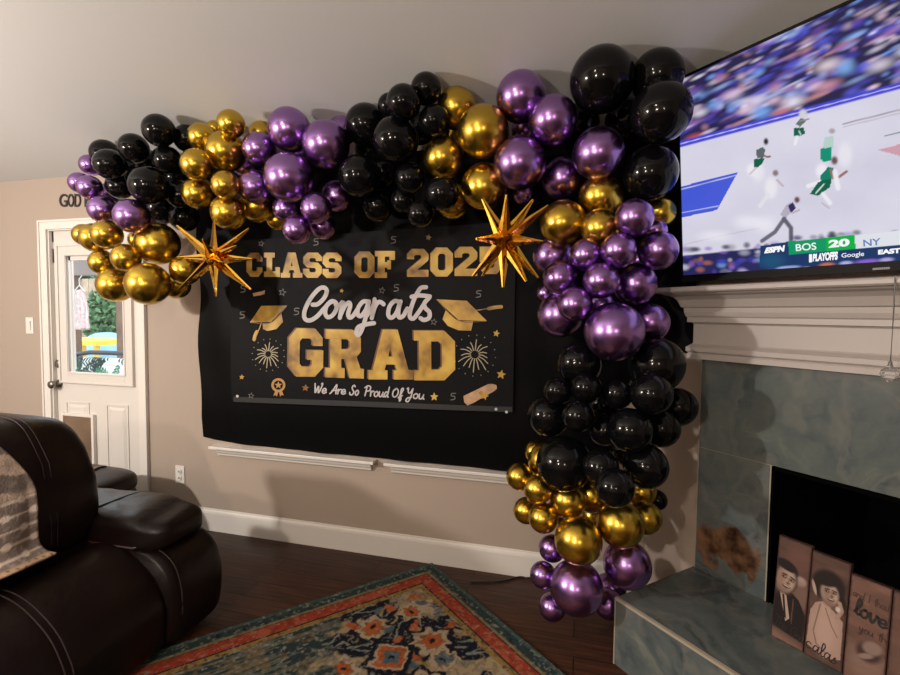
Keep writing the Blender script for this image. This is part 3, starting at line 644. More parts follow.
# near crowd along the bottom
lo = sm(-1, 1, Y - (262 - .10 * (X - 680) - 6))
put(S, lo, (.02, .02, .10))
for k in range(420):
    cx = rd.uniform(676, 1450); yl = 256 - .10 * (cx - 680); cy = yl + rd.uniform(-8, 24); 
    put(S, ell(X, Y, cx, cy, rd.uniform(2, 5), rd.uniform(1.5, 3), 0, .7) * rd.uniform(.4, .9), rd.choice([(.03, .03, .12), (.02, .02, .1), (.10, .06, .45), (.05, .06, .5), (.16, .30, .6), (.5, .5, .62), (.25, .12, .5), (.4, .14, .08)]) if cy > yl else rd.choice([(.03, .03, .08), (.09, .08, .14), (.3, .2, .5)]))
# score graphic
put(S, pol(X, Y, [(760, 246), (788, 241.5), (1100, 222), (1100, 246), (900, 262), (760, 268.5)]), (.008, .035, .13)); put(S, ell(X, Y, 772, 261, 12, 7, 0, .6) * .6, (.01, .10, .2))
put(S, pol(X, Y, [(788, 241.5), (826, 237.8), (826.5, 251.5), (789, 255)]), (.0, .30, .12)); put(S, pol(X, Y, [(826, 237.8), (855, 235), (855.5, 248.6), (826.5, 251.5)]), (.0, .42, .06))
put(S, pol(X, Y, [(855, 235), (950, 226), (950, 241), (855.5, 248.6)]), (.72, .74, .80))
for x0, x1, col in ((777, 792, (.35, .45, .75)), (784, 800, (.3, .38, .72)), (820, 834, (.55, .16, .08)), (840, 852, (.42, .42, .8)), (856, 880, (.24, .12, .6)), (880, 893, (.4, .36, .7))): put(S, ell(X, Y, (x0 + x1) / 2, 270.5 - .085 * ((x0 + x1) / 2 - 760), (x1 - x0) / 2, 2, -.08, .6), col)
scr = painted('screen', L3.reshape(-1, 3) + np.array((0, 0, 0)), nu, nv, S, mat_print('screen_picture', .5, emit=1.0, spec=.04), tv, smooth=False)
MW = mat_emit('white_graphic', (.85, .87, .9)); MBl = mat_emit('blue_graphic', (.05, .16, .42))
for nm, body, q, mm_, bd in (('score_text', 'BOS', ((796, 244.3), (816.5, 242.4), (817, 249.6), (796.5, 251.2)), MW, .012), ('score_text', '20', ((829, 240.2), (850, 238.2), (850, 246), (829, 248)), MW, .05),
        ('score_text', 'NY', ((863.5, 239.8), (881, 238), (881, 245), (864, 246.6)), MBl, .02), ('network_logo', 'ESPN', ((767, 247.5), (785.5, 245), (784.5, 251.5), (764.5, 253.5)), MW, .07),
        ('playoffs_logo', 'PLAYOFFS', ((813.5, 253.8), (838.5, 251.2), (838, 259.8), (813, 261.6)), MW, .06), ('sponsor_logo', 'Google', ((842, 253.3), (864.5, 251.2), (864.5, 257.3), (842, 259)), MW, .01),
        ('series_text', 'EAST', ((878.5, 249.8), (901, 247.8), (901, 253), (878.5, 254.6)), MW, .06)):
    text_quad(nm, body, q, mm_, on_tv, scr, bd)
polys_mesh('league_emblem', [([(809.5, 254.2), (812.5, 254), (812.5, 262.2), (809.5, 262.4)], [])], MW, on_tv, scr)
text_quad('maker_mark', '........', ((873.5, 267.8), (891, 266.6), (891, 269), (873.5, 270.2)), mat('grey_mark', (.18, .18, .2), .4), lambda x, y: on_tv(x, y, .008), tv, .08)

# ------------------------------------------------------------------ picture boards leaning in front of the firebox
M['sepia'] = mat_print('sepia_wood_print', .55)
M['board_edge'] = mat('dark_red_wood', (.06, .02, .014), .6, var=.3, vscale=20)
def board(s0, s1, h, off, paint, label):
    w = s1 - s0; th = .018; lean = math.radians(5)
    t = thing('picture_board', label, 'picture', fp((s0 + s1) / 2, off, HZ), FROT, 'sepia picture boards on the hearth')
    Ml = Matrix.Rotation(-lean, 3, 'X')
    bm_ = MB(); vs = [Ml @ Vector((x, y, z)) for z in (0, h) for y in (0, th) for x in (-w / 2 + .0008, w / 2 - .0008)]
    bm_.add(vs, [(0, 2, 3, 1), (4, 5, 7, 6), (0, 1, 5, 4), (1, 3, 7, 5), (3, 2, 6, 7), (2, 0, 4, 6)]).build('board', M['board_edge'], t)
    nu, nv = 90, 240
    U, V = np.meshgrid(np.linspace(0, 1, nu + 1), np.linspace(0, 1, nv + 1)); X = U * w * 1000; Y = V * h * 1000      # millimetres
    C_ = np.ones(X.shape + (3,)) * np.array((.17, .088, .062)); C_ *= (.55 + .9 * fbm(X * .012, Y * .05))[..., None]
    paint(C_, X, Y, w * 1000, h * 1000)
    ed = np.minimum(np.minimum(X, w * 1000 - X), np.minimum(Y, h * 1000 - Y)); put(C_, (1 - sm(1, 3 + 6 * vn(X * .09, Y * .09), ed)) * .9, (.05, .016, .012))
    C_ *= .66
    pts = np.stack([-w / 2 + .001 + U * (w - .002), np.full(X.shape, -.0012), V * h], -1) @ np.array(Ml).T
    painted('photo_print', pts, nu, nv, C_, M['sepia'], t)
    return t
HS, LS, MS = (.018, .009, .007), (.60, .42, .33), (.28, .16, .115)
def face(C_, X, Y, cx, cy, r, rot=0, turn=.15):
    c, s = math.cos(rot), math.sin(rot); T_ = lambda a, b: (cx + (a * c - b * s) * r, cy + (a * s + b * c) * r)
    def e(a, b, rx, ry, col, al=1, rr=0, so=.25): put(C_, ell(X, Y, *T_(a, b), rx * r, ry * r, rot + rr, so) * al, col)
    e(0, -.02, .72, 1.02, LS); e(-turn * 2.6, -.1, .40, .95, MS, .7, 0, .8); e(-.05, -.85, .5, .3, MS, .7, 0, .8)
    for sx in (-1, 1):
        q = sx * .30 + turn
        e(q, .16, .25, .17, MS, .8, 0, .7); e(q, .15, .17, .085, HS); e(q + .05, .16, .05, .04, (.6, .45, .4)); e(q, .36, .25, .065, HS, .95, -sx * .22)
    e(turn + .10, -.02, .07, .30, MS, .8, 0, .6); e(turn + .10, -.2, .17, .09, MS, 1, 0, .5); e(turn + .05, -.27, .12, .05, HS, .7)
    e(turn + .02, -.53, .31, .13, HS, .95, .06); e(turn + .02, -.50, .25, .05, (.72, .58, .50)); e(turn + .02, -.72, .18, .05, MS, .8)
def paint_man(C_, X, Y, w, h):
    C_ *= .75
    put(C_, ell(X, Y, 75, 310, 45, 50, 0, .5) * .7, (.20, .09, .07)); put(C_, ell(X, Y, 80, 236, 20, 17, .3, .4), (.50, .36, .30)); put(C_, ell(X, Y, 92, 185, 34, 46, .4, .5) * .8, (.26, .15, .12))
    put(C_, pol(X, Y, [(0, 40), (100, 30), (108, 120), (80, 170), (40, 196), (0, 185)]), (.016, .009, .008)); put(C_, pol(X, Y, [(14, 186), (40, 168), (56, 92), (44, 76)]), LS); put(C_, pol(X, Y, [(26, 168), (33, 168), (46, 84), (38, 92)]), HS)
    put(C_, pol(X, Y, [(62, 172), (66, 150), (64, 70), (60, 90)]), (.14, .07, .055)); put(C_, ell(X, Y, 30, 264, 42, 30, -.25, .15), HS); put(C_, ell(X, Y, 28, 226, 44, 56, -.15, .12), HS)
    face(C_, X, Y, 33, 224, 44, -.16, .16); put(C_, ell(X, Y, 30, 272, 36, 15, -.3, .2), HS); put(C_, sm(58, 15, Y + .25 * X) * .85, (.30, .17, .13))
def paint_woman(C_, X, Y, w, h):
    C_ *= .75
    put(C_, ell(X, Y, 55, 262, 50, 54, 0, .16), HS); put(C_, ell(X, Y, 96, 225, 13, 34, .3, .3), HS); put(C_, ell(X, Y, 14, 240, 5, 24, .3, .3), LS)
    put(C_, pol(X, Y, [(4, 40), (8, 160), (22, 192), (44, 206), (78, 186), (104, 165), (106, 40), (60, 20)]), (.52, .34, .27)); put(C_, ell(X, Y, 55, 110, 34, 70, 0, .6) * .6, (.68, .47, .38)); put(C_, pol(X, Y, [(40, 204), (66, 196), (64, 168), (42, 172)]), LS)
    put(C_, seg(X, Y, [(36, 192), (30, 150), (22, 95), (34, 55), (60, 40)], 4, .8), MS); put(C_, seg(X, Y, [(52, 186), (74, 135), (92, 108)], 3.5, .8), MS); put(C_, seg(X, Y, [(86, 170), (98, 200), (90, 222)], 12), (.50, .33, .26)); put(C_, ell(X, Y, 87, 200, 7, 9, 0, .4), (.78, .66, .6))
    face(C_, X, Y, 60, 240, 35, .10, .10); put(C_, ell(X, Y, 50, 282, 38, 22, .25, .2), HS)
def paint_words(C_, X, Y, w, h):
    C_ *= 1.25
    put(C_, ell(X, Y, 55, 70, 50, 50, .3, .6) * .7, (.34, .21, .16)); put(C_, ell(X, Y, 62, 110, 34, 30, .5, .3), (.07, .035, .03)); put(C_, ell(X, Y, 70, 128, 26, 20, .5, .3), (.33, .22, .18)); put(C_, ell(X, Y, 55, 95, 22, 8, .5, .4), (.35, .24, .2))
def paint_plain(C_, X, Y, w, h):
    put(C_, ell(X, Y, 55, 150, 50, 90, 0, .6) * .6, (.22, .12, .09))
OF = .212
bs = [board(-.912, -.805, .372, OF, paint_man, 'picture board of a young man in a dark suit and tie, leftmost on the hearth'),
      board(-.803, -.691, .362, OF + .002, paint_woman, 'picture board of a dark-haired woman in a pale dress, second from left on hearth'),
      board(-.689, -.582, .335, OF + .004, paint_words, 'picture board lettered with love over clasped hands, third from left on hearth'),
      board(-.580, -.472, .335, OF + .006, paint_plain, 'rightmost picture board on the hearth, cut off by the photo edge')]
# handwriting on the boards
PEN = {'T': [[(0, 1), (.6, 1)], [(.3, 1), (.25, 0)]], 'h': [[(0, 1), (0, 0)], [(0, .35), (.25, .5), (.35, .35), (.4, 0)]], 'e': [[(0, .22), (.35, .28), (.25, .5), (.05, .4), (.02, .12), (.2, 0), (.42, .12)]],
       'G': [[(.6, .85), (.35, 1), (.05, .7), (.05, .25), (.35, 0), (.6, .2), (.6, .45), (.35, .45)]], 'o': [[(.2, .5), (.02, .3), (.1, .02), (.3, .02), (.4, .3), (.25, .5), (.2, .45)]], 'n': [[(0, .5), (.02, 0)], [(.02, .3), (.2, .5), (.35, .4), (.36, .05), (.45, 0)]],
       'c': [[(.35, .42), (.15, .5), (.02, .25), (.15, .02), (.38, .08)]], 'a': [[(.35, .42), (.15, .5), (.02, .2), (.15, .0), (.35, .35), (.37, .5), (.36, .08), (.46, .02)]], 'l': [[(0, .1), (.25, .7), (.2, 1), (.08, .9), (.08, .2), (.18, 0), (.3, .08)]],
       's': [[(.02, .1), (.2, .5), (.2, .3), (.3, .12), (.12, 0), (.0, .06)]], 'd': [[(.35, .42), (.15, .5), (.02, .2), (.15, .0), (.35, .35)], [(.4, 1), (.36, .1), (.46, 0)]], 'I': [[(.1, 1), (.08, 0)]], 't': [[(.15, .85), (.13, .1), (.28, 0)], [(0, .6), (.3, .6)]],
       'u': [[(0, .5), (.03, .08), (.2, 0), (.34, .3), (.36, .5), (.36, .08), (.46, 0)]], 'v': [[(0, .5), (.08, .05), (.2, 0), (.34, .4), (.32, .5), (.45, .45)]], 'y': [[(0, .5), (.08, .15), (.22, .12), (.36, .5)], [(.36, .5), (.28, -.2), (.1, -.45), (.02, -.25), (.3, 0)]],
       'r': [[(0, .5), (.04, 0)], [(.04, .3), (.15, .48), (.3, .48)]], 'W': [[(0, .95), (.12, .4), (.2, 0), (.4, .7), (.5, 0), (.7, .6), (.75, 1), (.65, .95)]], 'A': [[(0, 0), (.2, .3), (.5, 1), (.52, .4), (.58, 0)], [(.15, .35), (.6, .38)]],
       'S': [[(.55, .85), (.4, 1), (.2, .8), (.3, .55), (.5, .3), (.35, 0), (.08, .05), (.02, .25)]], 'P': [[(.2, .95), (.15, 0)], [(0, .8), (.25, 1), (.55, .9), (.5, .55), (.2, .45)]], 'O': [[(.35, 1), (.08, .7), (.08, .2), (.35, 0), (.6, .3), (.6, .75), (.35, 1), (.25, .85)]],
       'f': [[(.0, -.1), (.2, .3), (.4, .9), (.3, 1.05), (.18, .8), (.16, -.3), (.26, -.4), (.32, -.1), (.2, .1), (.42, .2)]], 'Y': [[(0, .9), (.1, 1), (.14, .6), (.3, .5), (.5, 1)], [(.5, 1), (.45, .3), (.3, -.35), (.08, -.35), (.15, -.05), (.5, .1)]],
       ' ': []}
ADV = {'W': .85, 'G': .7, 'T': .6, 'A': .72, 'S': .68, 'P': .66, 'O': .74, 'Y': .62, 'I': .25, 'l': .3, 't': .34, ' ': .45, 'f': .42, 'r': .36, 's': .36}
def pen_text(txt):
    out = []; x = 0
    for ch in txt:
        for l in PEN[ch]: out.append([(x + a, b) for a, b in l])
        x += ADV.get(ch, .5)
    return out, x
def board_writing(b, txt, x0, y0, x1, y1, size, w, col, nm='handwriting'):
    ls, L_ = pen_text(txt); wd = math.hypot(x1 - x0, y1 - y0); k = wd / L_; an = math.atan2(y1 - y0, x1 - x0); Ml = Matrix.Rotation(-math.radians(5), 3, 'X')
    ls = [[(x0 + (a * k * math.cos(an) - q * size * math.sin(an)), y0 + (a * k * math.sin(an) + q * size * math.cos(an))) for a, q in l] for l in ls]
    stroke_mesh(nm, ls, w, col, lambda x, y: Ml @ Vector((x, -.0026, y)), b)
INK = mat('black_ink', (.012, .007, .006), .6); BR = mat('brown_ink', (.05, .022, .016), .6)
board_writing(bs[2], 'and I thou', -.044, .268, .05, .262, .024, .0022, BR); board_writing(bs[2], 'love', -.036, .215, .05, .205, .05, .008, INK); board_writing(bs[2], 'you th', -.02, .165, .05, .162, .026, .0028, BR)
board_writing(bs[0], 'The Gon', -.045, .052, .052, .030, .036, .0028, INK); board_writing(bs[1], 'calas', -.052, .028, .04, .018, .045, .0035, INK)
BALLOONS = [
    ('purple balloons at the left tip of the arch', [
        (-2.884,2.25,2.21, 0.0604, (0.03,0.99,-0.16), 'p', 'leftmost purple balloon of the arch, half behind its neighbour, beside the hanging letters'),
        (-2.721,2.18,2.157, 0.0669, (-0.35,0.94,0), 'p', "purple balloon in front of the leftmost one, just right of the hanging letters' top"),
        (-2.891,2.32,2.336, 0.0587, (-0.09,0.83,-0.55), 'p', "slim purple balloon peeking out highest at the arch's left tip, under black balloons"),
        (-2.849,2.39,2.158, 0.082, (0.41,0.91,-0.08), 'p', 'deep purple balloon mostly hidden in the middle of the left tip bunch'),
        (-2.63,2.18,2.029, 0.078, (-0.55,0.78,0.32), 'p', 'purple balloon just right of the hanging letter B, above the gold bunch'),
        (-2.317,2.083,1.96, 0.0894, (-0.75,0.61,0.24), 'p', 'largest purple balloon of the left tip, sitting on the big gold balloon'),
        (-2.538,2.418,1.998, 0.0808, (-0.86,0.24,0.45), 'p', "dark purple balloon in shadow, right of the left tip's largest purple one"),
    ]),
    ('black balloons of the leftmost black bunch', [
        (-2.769,2.32,2.392, 0.0824, (0.23,0.97,-0.12), 'k', "leftmost black balloon of the arch, behind another black balloon's upper left"),
        (-2.554,2.165,2.27, 0.0824, (-0.1,0.99,0.12), 'k', 'front left black balloon of the leftmost black bunch, touching purple balloons'),
        (-2.401,2.18,2.351, 0.0787, (-0.4,0.91,-0.1), 'k', 'black balloon second highest in the leftmost black bunch, against the pale ceiling'),
        (-2.211,2.162,2.425, 0.0838, (-0.68,0.73,-0.12), 'k', 'topmost black balloon of the leftmost black bunch, against the pale ceiling'),
        (-2.155,2.297,2.424, 0.0743, (-0.82,0.55,-0.16), 'k', 'black balloon partly behind the upper left gold balloons, right of the topmost one'),
        (-2.249,2.25,2.299, 0.0768, (-0.72,0.69,0.01), 'k', 'black balloon directly below the topmost one in the leftmost black bunch'),
        (-2.229,2.11,2.122, 0.1001, (-0.6,0.74,0.3), 'k', 'largest front black balloon in the middle of the leftmost black bunch'),
        (-2.602,2.265,2.18, 0.074, (0.08,0.91,0.41), 'k', 'small low black balloon left of the largest one in the leftmost bunch'),
        (-2.184,2.276,2.109, 0.0801, (-0.74,0.56,0.37), 'k', 'black balloon tucked left of the lowest left gold balloon, above the left starburst'),
        (-2.249,2.364,2.006, 0.0833, (-0.68,0.44,0.59), 'k', "lowest black balloon of the leftmost bunch, beside the left starburst's top left spike"),
        (-2.403,2.362,2.07, 0.0963, (-0.41,0.51,0.76), 'k', 'deep-set black balloon above the large gold balloon by the left starburst'),
        (-2.657,2.396,2.312, 0.0868, (0.39,0.92,0.02), 'k', 'deep-set black balloon in the middle of the leftmost black bunch'),
        (-2.501,2.384,2.327, 0.0853, (0.16,0.88,-0.45), 'k', 'deep-set black balloon glimpsed left of the one below the topmost'),
        (-2.326,2.39,2.248, 0.0662, (-0.94,0.31,0.17), 'k', 'deep-set black balloon in the gap left of the front left gold ones'),
    ]),
    ('gold balloons hanging in front of the door', [
        (-2.949,2.32,1.918, 0.0656, (0.24,0.92,-0.3), 'g', 'leftmost gold balloon of the arch, small, in front of the white door'),
        (-2.777,2.25,1.885, 0.0842, (0.11,0.95,-0.3), 'g', 'second gold balloon from the left, between two others before the white door'),
        (-2.522,2.11,1.874, 0.0784, (-0.41,0.89,-0.19), 'g', 'front gold balloon at upper left of the bunch before the white door'),
        (-2.729,2.25,1.74, 0.0721, (0.16,0.97,0.17), 'g', "small gold balloon at lower left, over the door's glass corner"),
        (-2.382,2.1,1.743, 0.0744, (-0.62,0.78,0.08), 'g', 'small front gold balloon in the middle of the bunch before the door'),
        (-2.632,2.25,1.61, 0.1014, (-0.13,0.8,0.58), 'g', "lower left large gold balloon in front of the door's glass"),
        (-2.25,2.11,1.602, 0.1123, (-0.72,0.65,0.24), 'g', 'lowest large gold balloon at the right edge of the white door'),
        (-2.291,2.218,1.832, 0.1156, (-0.8,0.59,-0.08), 'g', 'largest gold balloon left of the left starburst, under the purple one'),
        (-2.14,2.25,1.687, 0.0825, (-0.86,0.49,0.14), 'g', "gold balloon partly behind the left starburst's left spikes"),
        (-2.272,2.32,1.609, 0.0798, (-0.85,0.42,0.33), 'g', "low gold balloon under the left starburst's lower left spike"),
        (-2.617,2.39,1.888, 0.0559, (-0.15,0.51,-0.85), 'g', 'tiny gold balloon wedged below the purple one, left of the largest gold'),
    ]),
    ('gold balloons above the left starburst', [
        (-1.748,2.154,2.415, 0.0693, (-0.52,0.82,-0.23), 'g', 'topmost small gold balloon of the bunch above the left starburst'),
        (-1.977,2.21,2.387, 0.0725, (-0.05,0.96,-0.29), 'g', 'upper left gold balloon of the bunch above the left starburst'),
        (-1.839,2.221,2.305, 0.1027, (-0.32,0.93,-0.2), 'g', 'largest gold balloon in the middle of the bunch above the left starburst'),
        (-1.921,2.11,2.21, 0.0801, (-0.16,0.97,0.17), 'g', 'front gold balloon at the left edge of the bunch above the starburst'),
        (-2.008,2.21,2.094, 0.0835, (0.05,0.87,0.49), 'g', 'lower left gold balloon of the bunch above the left starburst'),
        (-1.745,2.104,2.095, 0.0699, (-0.47,0.81,0.34), 'g', 'small gold balloon below the largest in the bunch above the starburst'),
        (-1.798,2.188,1.979, 0.0909, (-0.41,0.71,0.57), 'g', "gold balloon resting right above the left starburst's upward spike"),
        (-1.727,2.326,2.037, 0.0893, (-0.62,0.48,0.62), 'g', 'gold balloon under two small purple ones, above CLASS on the banner'),
        (-1.961,2.289,2.457, 0.0447, (-0.13,0.84,-0.52), 'g', 'tiny gold balloon behind the two top ones above the left starburst'),
        (-1.694,2.33,2.417, 0.072, (-0.76,0.54,-0.36), 'g', 'gold balloon behind the purple ones, pressed up to the ceiling'),
        (-1.68,2.439,1.98, 0.0579, (-0.7,0.31,0.64), 'g', 'shaded gold balloon behind the lowest small purple ones above CLASS'),
    ]),
    ('purple balloons above the word CLASS', [
        (-1.446,2.21,2.38, 0.1073, (-0.31,0.89,-0.34), 'p', 'topmost large purple balloon of the bunch above the word CLASS'),
        (-1.241,2.21,2.29, 0.1163, (-0.65,0.76,-0.1), 'p', 'large purple balloon at upper right of the bunch above CLASS, beside black ones'),
        (-1.623,2.21,2.298, 0.0842, (0.09,0.98,-0.17), 'p', 'small purple balloon at upper left of the bunch above CLASS'),
        (-1.838,2.383,2.284, 0.0745, (0.46,0.89,-0.05), 'p', 'purple balloon half hidden between two small ones, touching the gold bunch'),
        (-1.647,2.205,2.105, 0.0846, (0.15,0.94,0.3), 'p', 'small purple balloon at lower left of the bunch, above a gold one'),
        (-1.406,2.14,2.121, 0.1186, (-0.34,0.92,0.21), 'p', 'largest front purple balloon in the middle of the bunch above CLASS'),
        (-1.514,2.28,2.004, 0.0699, (-0.07,0.77,0.63), 'p', "small purple balloon directly under the bunch's largest one above CLASS"),
        (-1.255,2.14,1.963, 0.0744, (-0.52,0.76,0.39), 'p', 'small purple balloon at lower right of the bunch above CLASS'),
        (-1.362,2.14,1.865, 0.0694, (-0.39,0.77,0.51), 'p', 'lowest purple balloon of the bunch, hanging just over the word CLASS'),
        (-1.299,2.28,1.904, 0.0659, (-0.53,0.63,0.57), 'p', 'shaded small purple balloon behind the lower right one above CLASS'),
        (-1.256,2.35,2.071, 0.0806, (-0.78,0.51,0.37), 'p', 'purple balloon squeezed between purple bunch and the middle black bunch'),
        (-1.229,2.355,2.407, 0.0747, (-0.75,0.59,-0.31), 'p', 'purple balloon behind, flat against the ceiling, left of the black bunch'),
        (-1.518,2.42,2.336, 0.0732, (-0.13,0.66,-0.74), 'p', 'deep-set purple balloon between the topmost and the largest above CLASS'),
    ]),
    ('black balloons of the middle black bunch', [
        (-0.701,2.147,2.474, 0.0702, (-0.46,0.87,-0.16), 'k', 'topmost black balloon of the middle black bunch, left of gold ones'),
        (-0.782,2.076,2.393, 0.0769, (-0.33,0.94,-0.06), 'k', 'black balloon second from the top of the middle black bunch'),
        (-0.914,2.24,2.457, 0.0591, (-0.12,0.92,-0.36), 'k', 'black balloon mostly behind the second from the top in the middle bunch'),
        (-0.664,2.153,2.33, 0.0712, (-0.52,0.85,0.01), 'k', "black balloon on the middle bunch's right edge, against a gold one"),
        (-1.06,2.289,2.396, 0.1047, (0.29,0.93,-0.25), 'k', 'large black balloon at upper left of the middle black bunch'),
        (-0.851,2.16,2.263, 0.1068, (-0.23,0.97,0.08), 'k', 'largest front black balloon at the centre of the middle black bunch'),
        (-1.068,2.23,2.131, 0.1029, (0.24,0.88,0.42), 'k', 'large black balloon at left of the middle bunch, touching purple ones'),
        (-0.806,2.23,2.105, 0.0722, (-0.34,0.81,0.48), 'k', 'small black balloon under the centre one of the middle black bunch'),
        (-0.625,2.16,2.006, 0.0768, (-0.48,0.76,0.43), 'k', 'lower right front black balloon of the middle bunch, over gold ones'),
        (-0.728,2.16,1.92, 0.0613, (-0.36,0.76,0.53), 'k', 'lowest small black balloon of the middle bunch, above the word OF'),
        (-0.867,2.3,2.02, 0.0608, (-0.21,0.68,0.7), 'k', 'shaded small black balloon beneath two others low in the middle bunch'),
        (-1.032,2.37,2.013, 0.0795, (0.16,0.63,0.76), 'k', 'low shaded black balloon at lower left of the middle bunch, above OF'),
        (-1.022,2.412,2.198, 0.0911, (0.61,0.6,0.52), 'k', 'deep-set black balloon behind the centre of the middle black bunch'),
        (-1.104,2.468,2.336, 0.0935, (0.69,0.72,-0.11), 'k', 'deep-set black balloon in the gap below the upper left one, middle bunch'),
        (-0.804,2.384,2.395, 0.0774, (-0.58,0.63,-0.51), 'k', 'deep-set black balloon right of the centre one, below the second from top'),
    ]),
    ('gold balloons between the middle black and purple bunches', [
        (-0.585,2.25,2.417, 0.0954, (-0.1,0.96,-0.26), 'g', 'topmost gold balloon right of the middle black bunch, near the ceiling'),
        (-0.443,2.18,2.274, 0.1164, (-0.35,0.93,0.07), 'g', "largest gold balloon at the arch's middle right, beside the purple bunch"),
        (-0.643,2.25,2.195, 0.0979, (0.11,0.96,0.25), 'g', 'gold balloon directly above the lower right black balloon of the middle bunch'),
        (-0.451,2.258,2.052, 0.1069, (-0.34,0.8,0.49), 'g', "lowest large gold balloon, just above the right starburst's left spikes"),
        (-0.634,2.39,2.023, 0.087, (0.05,0.64,0.76), 'g', 'gold balloon mostly behind a black one, above the figures 2025'),
        (-0.635,2.46,2.373, 0.0627, (0.21,0.72,-0.66), 'g', 'deep-set gold balloon in the gap between the three upper gold ones'),
    ]),
    ('purple balloons above the right starburst', [
        (-0.278,2.202,2.417, 0.1095, (0.14,0.97,-0.21), 'p', 'topmost large purple balloon above the right starburst, against the ceiling'),
        (-0.135,2.163,2.288, 0.1047, (-0.15,0.99,0.01), 'p', 'large purple balloon second from top, left of the biggest black one'),
        (-0.276,2.181,2.124, 0.1155, (0.14,0.93,0.34), 'p', 'large purple balloon directly above the right starburst'),
        (0.054,2.163,2.136, 0.1069, (-0.39,0.88,0.29), 'p', 'large purple balloon under the biggest black one, reflecting the television'),
        (-0.097,2.33,2.086, 0.0964, (-0.34,0.72,0.61), 'p', 'purple balloon low between two large ones, above the gold column top'),
        (-0.281,2.4,2.049, 0.0593, (0.28,0.58,0.77), 'p', "small shaded purple balloon right behind the right starburst's upper spikes"),
        (-0.28,2.47,2.371, 0.0758, (0.48,0.65,-0.58), 'p', 'deep-set dark purple balloon wedged between three large ones above the starburst'),
    ]),
    ('large black balloons at the corner beside the television', [
        (0.061,2.128,2.419, 0.1293, (0.25,0.97,0.01), 'k', "biggest black balloon at the arch's top right corner"),
        (0.276,2.174,2.431, 0.1036, (-0.2,0.98,-0.05), 'k', "black balloon at the far top right, behind, touching the television's corner"),
        (0.283,2.086,2.251, 0.1155, (-0.13,0.95,0.3), 'k', "big black balloon overlapping the television's upper left corner"),
        (0.265,2.23,2.06, 0.1141, (-0.11,0.76,0.63), 'k', 'big black balloon beside the television, reflecting its blue and white screen'),
        (0.18,2.433,2.363, 0.0946, (-0.08,0.42,-0.9), 'k', 'deep-set black balloon behind the three big ones beside the television'),
        (-0.03,2.429,2.372, 0.087, (0.84,0.54,0.1), 'k', 'deep-set black balloon in the gap below the biggest black one'),
    ]),
    ('gold balloons at the top of the column', [
        (0.072,2.257,1.976, 0.0961, (0.13,0.96,-0.26), 'g', 'upper gold balloon of the column, just under a large purple balloon'),
        (-0.084,2.197,1.858, 0.1001, (0.41,0.89,0.18), 'g', "large gold balloon right of the right starburst, atop the column's purple ones"),
        (0.068,2.139,1.821, 0.0808, (0.08,0.96,0.25), 'g', 'front gold balloon left of the highest purple balloon on the column'),
        (0.327,2.377,1.919, 0.0733, (-0.72,0.7,0.07), 'g', 'shaded gold balloon tucked between black and purple ones beside the television'),
    ]),
    ('purple balloons of the column beside the television', [
        (0.191,2.04,1.839, 0.0741, (-0.11,0.96,-0.26), 'p', 'highest purple balloon of the column, in front of gold ones'),
        (0.291,2.11,1.719, 0.0767, (-0.33,0.93,-0.14), 'p', "rightmost purple balloon of the column, overlapping the television's edge"),
        (0.308,2.313,1.829, 0.0492, (-0.49,0.74,-0.46), 'p', "small purple balloon hidden behind the column's two upper right purple ones"),
        (0.136,2.04,1.714, 0.0696, (-0.05,0.99,-0.12), 'p', "purple balloon at the column's centre, right under the highest purple one"),
        (-0.126,2.321,1.73, 0.0994, (0.67,0.69,-0.27), 'p', "large purple balloon at the column's left, under the large gold one"),
        (0.014,2.092,1.705, 0.068, (0.19,0.97,-0.14), 'p', "small purple balloon between two others in the column's upper row"),
        (-0.089,2.11,1.613, 0.0731, (0.37,0.93,0.05), 'p', "small purple balloon on the column's left edge, second row"),
        (0.073,2.04,1.596, 0.0717, (0.06,1,0.08), 'p', "purple balloon at the column's centre, second row of purple ones"),
        (0.215,2.18,1.59, 0.0877, (-0.37,0.92,0.13), 'p', "silvery reflecting purple balloon on the column, above the mantel's end"),
        (-0.026,2.04,1.503, 0.0703, (0.21,0.95,0.22), 'p', "small front purple balloon left of the column's biggest purple one"),
        (-0.09,2.25,1.46, 0.1035, (0.48,0.76,0.44), 'p', "large purple balloon at the column's lower left, behind a small one"),
        (0.128,2.04,1.394, 0.117, (-0.02,0.94,0.35), 'p', 'biggest purple balloon of the column, right above the black ones'),
        (0.287,2.25,1.429, 0.0814, (-0.41,0.78,0.48), 'p', "purple balloon by the mantel's left end, behind the column's biggest purple"),
        (-0.161,2.32,1.559, 0.0429, (0.71,0.68,0.21), 'p', "tiny purple balloon at the column's left edge, between two larger ones"),
        (0.088,2.39,1.506, 0.0717, (0.08,0.38,0.92), 'p', 'deep-set purple balloon in the column behind the biggest purple one'),
        (0.25,2.39,1.703, 0.0607, (-0.75,0.55,-0.36), 'p', 'deep-set purple balloon in the column behind the two right ones'),
    ]),
    ('black balloons of the column', [
        (-0.005,2.171,1.246, 0.0953, (0.31,0.75,-0.58), 'k', 'top left black balloon of the column, under the biggest purple one'),
        (0.307,2.184,1.252, 0.1152, (-0.27,0.75,-0.6), 'k', "top right big black balloon of the column, below the mantel's end"),
        (0.026,2.059,1.16, 0.0631, (0.24,0.88,-0.4), 'k', 'small black balloon below the top left black one on the column'),
        (-0.087,2.08,1.138, 0.0601, (0.4,0.85,-0.34), 'k', "small black balloon on the column's left edge, second black row"),
        (0.149,2.087,1.137, 0.063, (0.02,0.9,-0.44), 'k', "small black balloon at the centre of the column's black bunch"),
        (0.272,2.039,1.151, 0.0821, (-0.18,0.91,-0.37), 'k', "black balloon under the column's top right big black one"),
